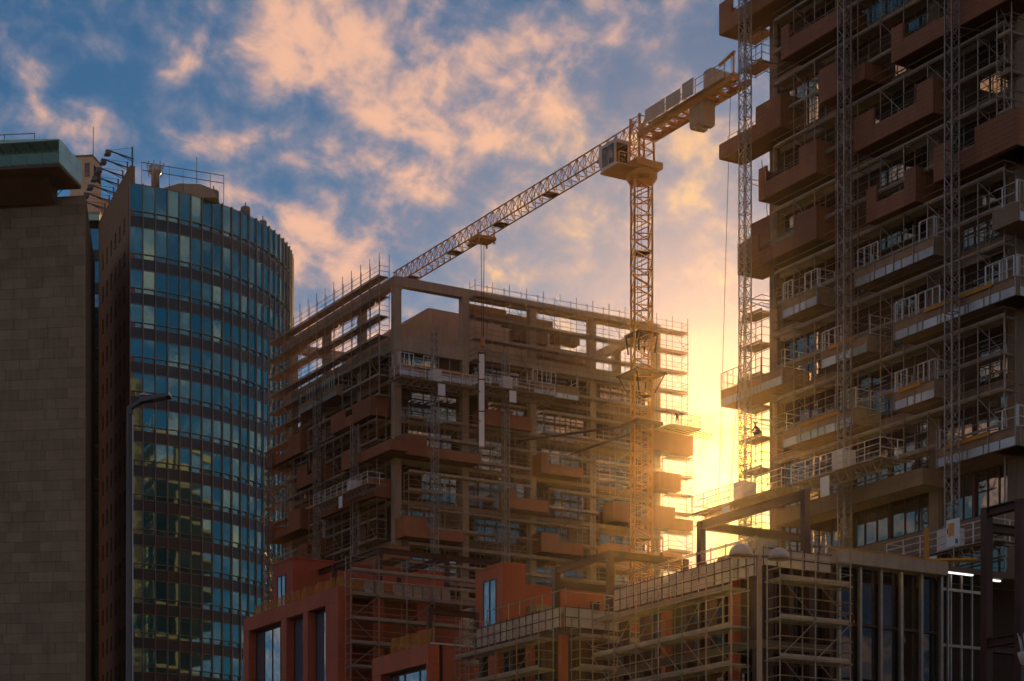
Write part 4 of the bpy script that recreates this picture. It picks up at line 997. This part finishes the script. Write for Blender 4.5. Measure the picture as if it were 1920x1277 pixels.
for k in range(5):
    for q in range(5):
        z0 = ZP-.5-(k+1)*4.0+.4; y0 = 1.9+q*2.1
        if (k+q) % 3: window(pd, 'L', y0, y0+1.6, z0+.3, z0+2.9, -1.45, 2, 'dim_glass', 'steel_brown', 1.2)
        else: ubox('infill_wall', 'interior_wall', pd, 1.3, 1.5, y0, y0+1.9, z0, z0+3.4)
    for q in range(3):
        z0 = ZP-.5-(k+1)*4.0+.4; x0 = .95+q*1.25; window(pd, 'R', x0, x0+.95, z0+.2, z0+3.0, -.5, 2, 'dim_glass', 'steel_brown', 1.3)
# cornice pieces
n = 9
for k in range(n): MB().box(XA+k*(XB-XA)/n+.008, XA+(k+1)*(XB-XA)/n-.008, -.35, .5, ZP-.05, ZP+.62-.07).build('cornice_block', 'concrete_pale', pd)
MB().box(XA-.3, XB+.1, -.2, 0.0, ZP+.56, ZP+.68).build('cornice_trim', 'orange_board', pd); ubox('roof', 'concrete', pd, .3, XB, .55, PYE, ZP-.09, ZP)
for k in range(6):
    x = XA+.55+k*(XB-XA-.6)/5; ubox('stud', 'galvanised', pd, x-.07, x+.07, .05, .25, 0, ZP-.06)
for zz in (ZP-2.9, ZP-7.4, ZP-11.5): ubox('rail', 'steel_brown', pd, XA+.2, XB, .26, .34, zz-.06, zz+.06)
for k in range(5): ubox('pane', 'dim_glass', pd, XA+.65+k*(XB-XA-.6)/5, XA+.45+(k+1)*(XB-XA-.6)/5, .40, .43, 0, ZP-.1)
# recessed bay with bright studs and strip lights
ubox('wall', 'interior_dark', pd, XB, XC+6, 2.4, 2.6, 0, ZP+.2); ubox('ceiling', 'concrete_dark', pd, XB+.02, XC+5, -.1, 2.38, ZP+.21, ZP+.5)
for k in range(4): ubox('stud', 'galvanised', pd, XB+.75+k*.72, XB+.83+k*.72, .3, .42, 0, ZP+.2)
for zz in (ZP-3.55, ZP-.7): ubox('rail', 'galvanised', pd, XB+.2, XC, .24, .29, zz, zz+.14)
ubox('corner_stud', 'galvanised', pd, XB+.0, XB+.1, -.3, -.2, 0, ZP-.06)
ubox('strip_light', 'strip_light', pd, XB+.1, XB+1.9, -.12, .02, ZP+.13, ZP+.2); ubox('strip_light', 'strip_light', pd, XB+3.3, XB+4.2, .3, .45, ZP+.1, ZP+.17)
# sheeted parapet
def sheet_row(root, face, a0, a1, z0, z1, o, step=.62):
    n = max(2, round((a1-a0)/step))
    for k in range(n):
        q0, q1 = a0+(a1-a0)*k/n, a0+(a1-a0)*(k+1)/n; mb = MB(); d = .05*random.random()
        fbox(mb, face, q0+.012, q1-.012, o-.04, o+d, z0+.02, z1-.01); mb.build('sheet_panel', 'sheeting', root)
        x, y = off(face, q0, o+.09); utube('sheet_post', 'steel_brown', root, x, y, z0-.25, z1+.12, .028)
    m_ = MB()
    for zz in (z0, (z0+z1)/2, z1): m_.tube((*off(face, a0, o+.1), zz), (*off(face, a1, o+.1), zz), .03)
    m_.build('sheet_rail', 'steel_brown', root)
sheet_row(pd, 'L', .1, PYE, ZP-1.1, ZP+.05, .12, .65); sheet_row(pd, 'R', .1, XA-.2, ZP-.6, ZP+.25, .12, .9)
scaffold(PD, 'tube_scaffold', 'scaffold with broad grey decks along the long sheeted side of the podium', 'L', .2, PYE, ZP-12.6, ZP-1.75, o=.5, dep=1.0, bay=2.2, lift=1.78, r=.035, top=1.0, brace=1)
scaffold(PD, 'tube_scaffold', 'four-lift scaffold around the podium corner behind the twin dome lamp', 'R', .1, XA-.1, ZP-12.6, ZP-1.4, o=.5, dep=1.0, bay=2.3, lift=1.78, r=.035, top=1.6, brace=1)
L4 = Site(1055, 115); ZL4 = L4.z(1138)
l4 = thing('podium_wing', 'lower scaffolded wing with sheeted parapet turning a corner beside the podium', 'building', L4.loc, TH)
A4, X4 = L4.ys(897), L4.xs(1160)
for k in range(6): z = ZL4-1.5-k*4.0; ubox('floor_slab', 'concrete_dark', l4, .02, X4+3, .02, A4, z, z+.4)
ubox('wall', 'interior_dark', l4, 1.3, 1.5, 1.3, A4, 0, ZL4-1.2); ubox('wall', 'interior_wall', l4, 1.5, X4+3, 1.2, 1.4, 0, ZL4-1.2)
for k in range(6): ubox('column', 'steel_brown' if k % 2 else 'terracotta', l4, .06, .5, .2+k*(A4-.6)/5, .6+k*(A4-.6)/5, 0, ZL4-1.1)
for k in range(4): ubox('column', 'steel_brown', l4, .6+k*1.2, .9+k*1.2, .06, .4, 0, ZL4-1.1)
for k in range(4):
    for q in range(3): z0 = ZL4-1.5-(k+1)*4.0+.4; window(l4, 'L', 1.5+q*2.6, 3.4+q*2.6, z0+.2, z0+3.0, -1.2, 2, 'dim_glass', 'steel_brown', 1.3)
sheet_row(l4, 'L', .05, A4, ZL4-1.15, ZL4, .1, .72); sheet_row(l4, 'R', .05, X4+.8, ZL4-1.15, ZL4, .1, .95)
scaffold(L4, 'tube_scaffold', 'scaffold with grey decks along the short wing next to the terracotta turret', 'L', .2, A4+.3, ZL4-12, ZL4-1.8, o=.5, dep=.95, bay=2.3, lift=1.75, r=.035, brace=1)
scaffold(L4, 'tube_scaffold', 'scaffold in the recessed corner between wing and podium', 'R', .3, X4+1.5, ZL4-12, ZL4-1.8, o=.45, dep=.9, bay=2.2, lift=1.75, r=.035)
# guard rails and clutter on the wing and podium roofs
def roof_rail(site, label, face, a0, a1, z, o, m='scaffold_tube', h=1.4, cat='railing'):
    t = thing('roof_railing', label, cat, site.loc, TH); n = max(2, int(abs(a1-a0)/1.2)); g_ = MB()
    for k in range(n+1): utube('post', m, t, *off(face, a0+(a1-a0)*k/n, o), z, z+h, .035)
    for hh in (.5, .95, h-.08): g_.tube((*off(face, a0, o), z+hh), (*off(face, a1, o), z+hh), .03)
    g_.build('rail', m, t); return t
roof_rail(L4, 'tubular railing behind the sheeted parapet of the wing', 'L', .5, A4-.2, ZL4-1.1, -.5, h=2.3)
roof_rail(L4, 'tubular railing along the recessed corner roof of the wing', 'R', .6, X4+2, ZL4-1.1, -.6, h=2.2)
roof_rail(PD, 'tubular railing behind the sheeted long side of the podium', 'L', 1.0, PYE-.2, ZP, -.6, h=1.1)
roof_rail(PD, 'railing on the podium roof in front of the low windows of the tall tower', 'R', XA+1, XB, ZP, -1.4, h=1.2)
S3 = Site(1144, 128); zt = S3.z(1033); y1, x1 = S3.ys(1043), S3.xs(1284)
steel_frame(S3, 'dark steel frame standing on the wing roof before the crane mast', [(0, 0, zt), (0, y1, zt), (x1, 0, zt)], [((0, 0), (0, y1), zt), ((0, 0), (x1, 0), zt), ((0, y1), (x1*.8, y1), zt-.9)], ZL4-1.1, .19)
S4 = Site(1315, 107); zt = S4.z(978); y1 = S4.ys(1510); x1 = S4.xs(1512)
steel_frame(S4, 'steel frame glowing orange on the podium roof beside the dome lamps', [(0, 0, zt), (0, y1, zt), (x1, 0, zt)], [((0, 0), (0, y1), zt), ((0, 0), (x1, 0), zt)], ZP, .17)
S5 = Site(1850, 97); zt = S5.z(953); y1 = S5.ys(1914)
steel_frame(S5, 'tall dark red steel portal beside the podium strip lights', [(0, 0, zt), (0, y1, zt), (x1, 0, zt)], [((0, 0), (0, y1), zt), ((0, 0), (x1, 0), zt-.7), ((0, 0), (0, y1), zt-6.2), ((0, 0), (x1, 0), zt-6.4)], 0, .2)
# orange timber props on the podium roof
pr = thing('timber_prop', 'orange timber cross prop lying against a post on the podium roof', 'prop', PD.loc, TH)
px, py = PD.xs(1737, 2.5), 2.5
z_ = ZP
MB().box(px-.1, px+.1, py-.1, py+.1, z_, z_+2.9).build('upright', 'orange_board', pr); MB().tube((px-4.6, py+.1, z_+.75), (px+3.6, py+.1, z_+1.65), .12).build('cross_beam', 'orange_board', pr)
m_ = MB(); m_.tube((px-.5, py-.1, z_), (px, py, z_+1.3), .08); m_.tube((px+.5, py-.1, z_), (px, py, z_+1.3), .08); m_.build('brace', 'orange_board', pr)
bd_ = thing('site_notice', 'white site notice with orange and blue print fixed to the rack mast foot', 'sign', (*RT.w(-4.2, RT.ys(1787, -4.2)), RT.z(1024, -4.2, RT.ys(1787, -4.2))), TH)
MB().box(-.02, .02, -.5, .5, 0, 1.45).build('board', 'poster', bd_); MB().box(-.028, -.021, -.1, .35, .55, 1.25).build('print', 'poster_orange', bd_); MB().box(-.028, -.021, .37, .45, .7, 1.0).build('print', 'poster_blue', bd_); MB().box(-.028, -.021, -.4, -.2, .1, .35).build('print', 'poster_blue', bd_)
MB().tube((.06, 0, -4), (.06, 0, 1.4), .04).build('post', 'galvanised', bd_)

# ================================================================== STREET LAMPS
ly = 36.0; lx = (243-CX)/F*ly
sl = thing('street_lamp', 'tall grey street lamp with flat head in front of the brick wall', 'street lamp', (lx, ly, 0))
zh = EYE+(HY-768)/F*ly
MB().tube((0, 0, 0), (0, 0, zh), .085, 10, .05).build('pole', 'lamp_metal', sl, True)
ub = lambda u: (u-243)/F*ly
m_ = MB(); m_.tube((0, 0, zh-.08), (.02, 0, zh+.07), .055, 8); m_.tube((-.03, 0, zh+.0), (ub(272), -.05, zh+.17), .05, 8, .04); m_.build('arm', 'lamp_metal', sl)
m_ = MB(); a = Vector((ub(264), -.05, zh+.15)); dr = Vector((.955, 0, .19)).normalized(); up = Vector((-.19, 0, .955)).normalized(); L_ = .52
def hp(t, s, w): return tuple(a+dr*t+up*s+Vector((0, w, 0)))
m_.add([hp(0, -.05, -.09), hp(L_, -.05, -.13), hp(L_, -.05, .13), hp(0, -.05, .09), hp(0, .06, -.07), hp(L_, .0, -.13), hp(L_, .0, .13), hp(0, .06, .07)], [(3, 2, 1, 0), (4, 5, 6, 7), (0, 1, 5, 4), (1, 2, 6, 5), (2, 3, 7, 6), (3, 0, 4, 7)]); hd_ = m_.build('lamp_head', 'lamp_metal', sl)
MB().add([hp(.22, -.053, -.09), hp(.46, -.053, -.1), hp(.46, -.053, .1), hp(.22, -.053, .09), hp(.22, -.06, -.09), hp(.46, -.06, -.1), hp(.46, -.06, .1), hp(.22, -.06, .09)], [(3, 2, 1, 0), (4, 5, 6, 7), (0, 1, 5, 4), (1, 2, 6, 5), (2, 3, 7, 6), (3, 0, 4, 7)]).build('lens', 'lamp_lens', hd_)
MB().add([hp(L_, -.05, -.135), hp(L_+.02, -.05, -.135), hp(L_+.02, -.05, .135), hp(L_, -.05, .135), hp(L_, .01, -.135), hp(L_+.02, .01, -.135), hp(L_+.02, .01, .135), hp(L_, .01, .135)], [(3, 2, 1, 0), (4, 5, 6, 7), (0, 1, 5, 4), (1, 2, 6, 5), (2, 3, 7, 6), (3, 0, 4, 7)]).build('end_cap', 'lamp_edge', hd_)
dm = MB(); a2 = hp(.08, .055, 0); dm.lathe([(.1, a2[2]), (.09, a2[2]+.03), (.04, a2[2]+.055)], a2[0], a2[1], 10); dm.build('sensor_cap', 'lamp_edge', hd_, True)
m_ = MB(); m_.tube((.06, -.03, 0), (.06, -.03, zh-.1), .012, 5); m_.build('conduit', 'lamp_edge', sl)
dl = 46.0; dx = (1424-CX)/F*dl
d2 = thing('street_lamp', 'cream twin dome street lamp on one post before the podium corner', 'street lamp', (dx, dl, 0))
zd = EYE+(HY-1040)/F*dl
MB().tube((0, 0, 0), (0, 0, zd), .075, 10, .055).build('pole', 'lamp_lens', d2, True); MB().tube((-.42, 0, zd-.02), (.42, 0, zd-.05), .035, 8).build('arm', 'lamp_metal', d2)
for sx, rr_, dz in ((-.42, .27, .0), (.44, .24, -.06)):
    prof = [(rr_, zd+dz-.01)]+[(rr_*math.cos(t*math.pi/14), zd+dz+rr_*.92*math.sin(t*math.pi/14)) for t in range(1, 7)]+[(.01, zd+dz+rr_*.92)]
    hd2 = MB().lathe(prof, sx, 0, 20).build('dome_shade', 'dome_cream', d2, True); MB().lathe([(rr_+.012, zd+dz-.045), (rr_+.012, zd+dz-.005)], sx, 0, 20).build('rim', 'lamp_lens', hd2, True)
# light with bird wires at the right edge
el = 40.0; ex = (1917-CX)/F*el
e_ = thing('street_lantern', 'cream lantern cone with a tuft of wires before the dark red steel portal', 'street lamp', (ex, el, 0))
ze = EYE+(HY-1225)/F*el
MB().tube((.05, 0, 0), (.05, 0, ze-.1), .06, 8).build('pole', 'lamp_metal', e_); MB().lathe([(.02, ze-.26), (.09, ze-.2), (.15, ze), (.13, ze+.02)], .05, 0, 14).build('shade', 'dome_cream', e_, True)
m_ = MB(); rr = random.Random(2)
for k in range(14): x_ = rr.uniform(-.03, .1); m_.tube((x_, rr.uniform(-.05, .05), ze), (x_-rr.uniform(-.02, .1), rr.uniform(-.1, .1), ze+rr.uniform(.2, .42)), .007)
m_.build('wire_tuft', 'lamp_edge', e_)

# ================================================================== CABLES
for (u0, v0, Y0, u1, v1, Y1, lab) in ((1372, 100, 158, 1347, 960, 150, 'long thin hoist cable hanging in the gap beside the tall tower'), (1395, 560, 112, 1368, 940, 112, 'short slack cable beside the rack mast at the end of the tall tower'), (1428, 300, 112, 1462, 620, 112, 'slanting cable across the brown boxes at the end of the tall tower')):
    p = ((u0-CX)/F*Y0, Y0, EYE+(HY-v0)/F*Y0); q = ((u1-CX)/F*Y1, Y1, EYE+(HY-v1)/F*Y1)
    tag(MB().tube(p, q, .022).build('cable', 'rope'), lab, 'cable')

# ================================================================== PEOPLE
def person(name_label, loc, rotz, pose, cloth='cloth_blue'):
    t = thing('person', name_label, 'person', loc, rotz)
    S_, C_ = {'stand': ({'pel': (0, 0, .95), 'che': (0, .03, 1.35), 'nec': (0, .02, 1.5), 'hl': (-.1, 0, .9), 'hr': (.1, 0, .9), 'kl': (-.11, .04, .5), 'kr': (.12, .06, .5), 'al': (-.12, 0, .08), 'ar': (.13, 0, .08), 'tl': (-.13, .16, .03), 'tr': (.14, .16, .03),
                      'sl': (-.19, .02, 1.42), 'sr': (.19, .02, 1.42), 'el': (-.25, .05, 1.15), 'er': (.25, .12, 1.16), 'wl': (-.22, .22, .98), 'wr': (.16, .34, 1.1), 'fl': (-.21, .3, .95), 'fr': (.13, .42, 1.1)}, 1.62),
              'crouch': ({'pel': (0, -.1, .42), 'che': (0, .12, .8), 'nec': (0, .2, .93), 'hl': (-.1, -.08, .42), 'hr': (.1, -.08, .42), 'kl': (-.14, .32, .52), 'kr': (.14, .3, .5), 'al': (-.14, .1, .08), 'ar': (.14, .05, .08), 'tl': (-.14, .25, .03), 'tr': (.14, .2, .03),
                      'sl': (-.19, .17, .86), 'sr': (.19, .17, .86), 'el': (-.24, .3, .62), 'er': (.24, .32, .62), 'wl': (-.15, .52, .6), 'wr': (.12, .52, .58), 'fl': (-.12, .6, .58), 'fr': (.09, .6, .56)}, 1.03)}[pose]
    E = [('pel', 'che', .15, .16), ('che', 'nec', .16, .06), ('pel', 'hl', .14, .1), ('pel', 'hr', .14, .1), ('hl', 'kl', .1, .065), ('hr', 'kr', .1, .065), ('kl', 'al', .065, .045), ('kr', 'ar', .065, .045), ('al', 'tl', .05, .04), ('ar', 'tr', .05, .04),
         ('che', 'sl', .12, .07), ('che', 'sr', .12, .07), ('sl', 'el', .06, .05), ('sr', 'er', .06, .05), ('el', 'wl', .05, .035), ('er', 'wr', .05, .035), ('wl', 'fl', .035, .03), ('wr', 'fr', .035, .03)]
    keys = list(S_); rad = {}
    for a, b, ra, rb in E: rad[a] = max(rad.get(a, 0), ra); rad[b] = max(rad.get(b, 0), rb)
    me = bpy.data.meshes.new('body'); me.from_pydata([S_[k] for k in keys], [(keys.index(a), keys.index(b)) for a, b, _, _ in E], []); me.materials.append(MATS[cloth])
    o = link('body', me, t); sk = o.modifiers.new('skin', 'SKIN'); o.modifiers.new('sub', 'SUBSURF').levels = 1
    for i, k in enumerate(keys): me.skin_vertices[0].data[i].radius = (rad[k], rad[k]); me.skin_vertices[0].data[i].use_root = (k == 'pel')
    nx, ny, nz = S_['nec']; prof = [(.05, nz-.02), (.075, nz+.06), (.088, nz+.14), (.082, nz+.2), (.04, nz+.25)]
    MB().lathe(prof, nx, ny+.03, 12).build('head', 'skin', t, True); MB().lathe([(.125, nz+.17), (.115, nz+.19), (.1, nz+.26), (.05, nz+.305)], nx, ny+.03, 12).build('helmet', 'helmet', t, True)
    return t
wx, wy = L3.w(X3+3.5, 1.2); person('worker in dark blue clothes and white helmet standing on the ribbed roof block', (wx, wy, ZL3-1.2), R(200), 'stand')
person('worker standing on the cantilevered loading platform against the sunset', (LPW[0], LPW[1], LPZ), R(150), 'stand', 'cloth_dark')
cy_ = RY[3]+1.6; wx, wy = RT.w(.1, cy_); zc_ = [lev(6.6)+k*((lev(14.6)-lev(6.6))/16) for k in range(17)]
zq = min(zc_, key=lambda q: abs(q-RT.z(802, 0, cy_)))
person('worker crouching on a scaffold deck under the end balcony of the tall tower', (wx, wy, zq+.04), R(60), 'crouch', 'cloth_dark')

# ================================================================== AIR
hz = MB().box(-420, 420, -30, 420, -1.5, 125).build('haze', 'rope', kind='stuff')
hm = bpy.data.materials.new('haze_air'); hm.use_nodes = True; hm.node_tree.nodes.remove(hm.node_tree.nodes['Principled BSDF'])
pv = hm.node_tree.nodes.new('ShaderNodeVolumePrincipled'); pv.inputs['Color'].default_value = (1, .82, .58, 1); pv.inputs['Density'].default_value = HAZE; pv.inputs['Anisotropy'].default_value = .93
hm.node_tree.links.new(pv.outputs[0], hm.node_tree.nodes['Material Output'].inputs['Volume']); hz.data.materials.clear(); hz.data.materials.append(hm)

# ================================================================== MATERIALS STACKED ON THE SITE
def stack(label, site, x, y, z, kind, rot=0.0):
    wx, wy = site.w(x, y); t = thing('material_stack', label, 'building materials', (wx, wy, z), TH+rot); q = random.Random(label)
    if kind == 'boards':
        for k in range(4): MB().box(-1.3+q.uniform(-.1, .1), 1.3+q.uniform(-.1, .2), -.45, .45, .1+k*.13, .21+k*.13).build('board', 'plywood', t)
        for a in (-.9, .9): MB().box(a-.05, a+.05, -.45, .45, 0, .1).build('bearer', 'plywood', t)
    elif kind == 'pallet':
        MB().box(-.6, .6, -.5, .5, 0, .14).build('pallet', 'plywood', t)
        for k in range(2): MB().box(-.57, .57, -.47, .47, .145+k*.45, .58+k*.45).build('wrapped_pack', 'sheeting', t)
    else:
        for k in range(7): a = (k-3)*.13; MB().tube((-1.5+q.uniform(-.2, .2), a, .08), (1.5+q.uniform(-.2, .3), a, .08), .05, 6).build('tube', 'galvanised', t)
        MB().box(-.7, -.6, -.5, .5, 0, .03).build('bearer', 'plywood', t); MB().box(.6, .7, -.5, .5, 0, .03).build('bearer', 'plywood', t)
stack('plywood sheets stacked on the podium roof under the glowing steel frame', PD, 2.2, 4.5, ZP, 'boards', .3)
stack('wrapped pallet on the podium roof just behind the twin dome lamp', PD, 1.6, 1.8, ZP, 'pallet', .1)
stack('loose galvanised tubes laid on the podium roof near the orange timber prop', PD, PD.xs(1690, 2), 1.6, ZP, 'tubes', .05)
stack('wrapped pallet on the wing roof between railing and steel frame', L4, 2.6, 2.2, ZL4-1.1, 'pallet', .2)
stack('plywood sheets stacked on the terracotta roof before the ribbed penthouse', L1, 6, 6.5, ZL1, 'boards', .1)
stack('wrapped pallet standing in the open roof storey of the block by the stair core', MT, 3.2, 3.0, ZD, 'pallet', .2)
stack('plywood sheets stacked in the open roof storey of the block', MT, 24.5, 3.0, ZD, 'boards', .1)
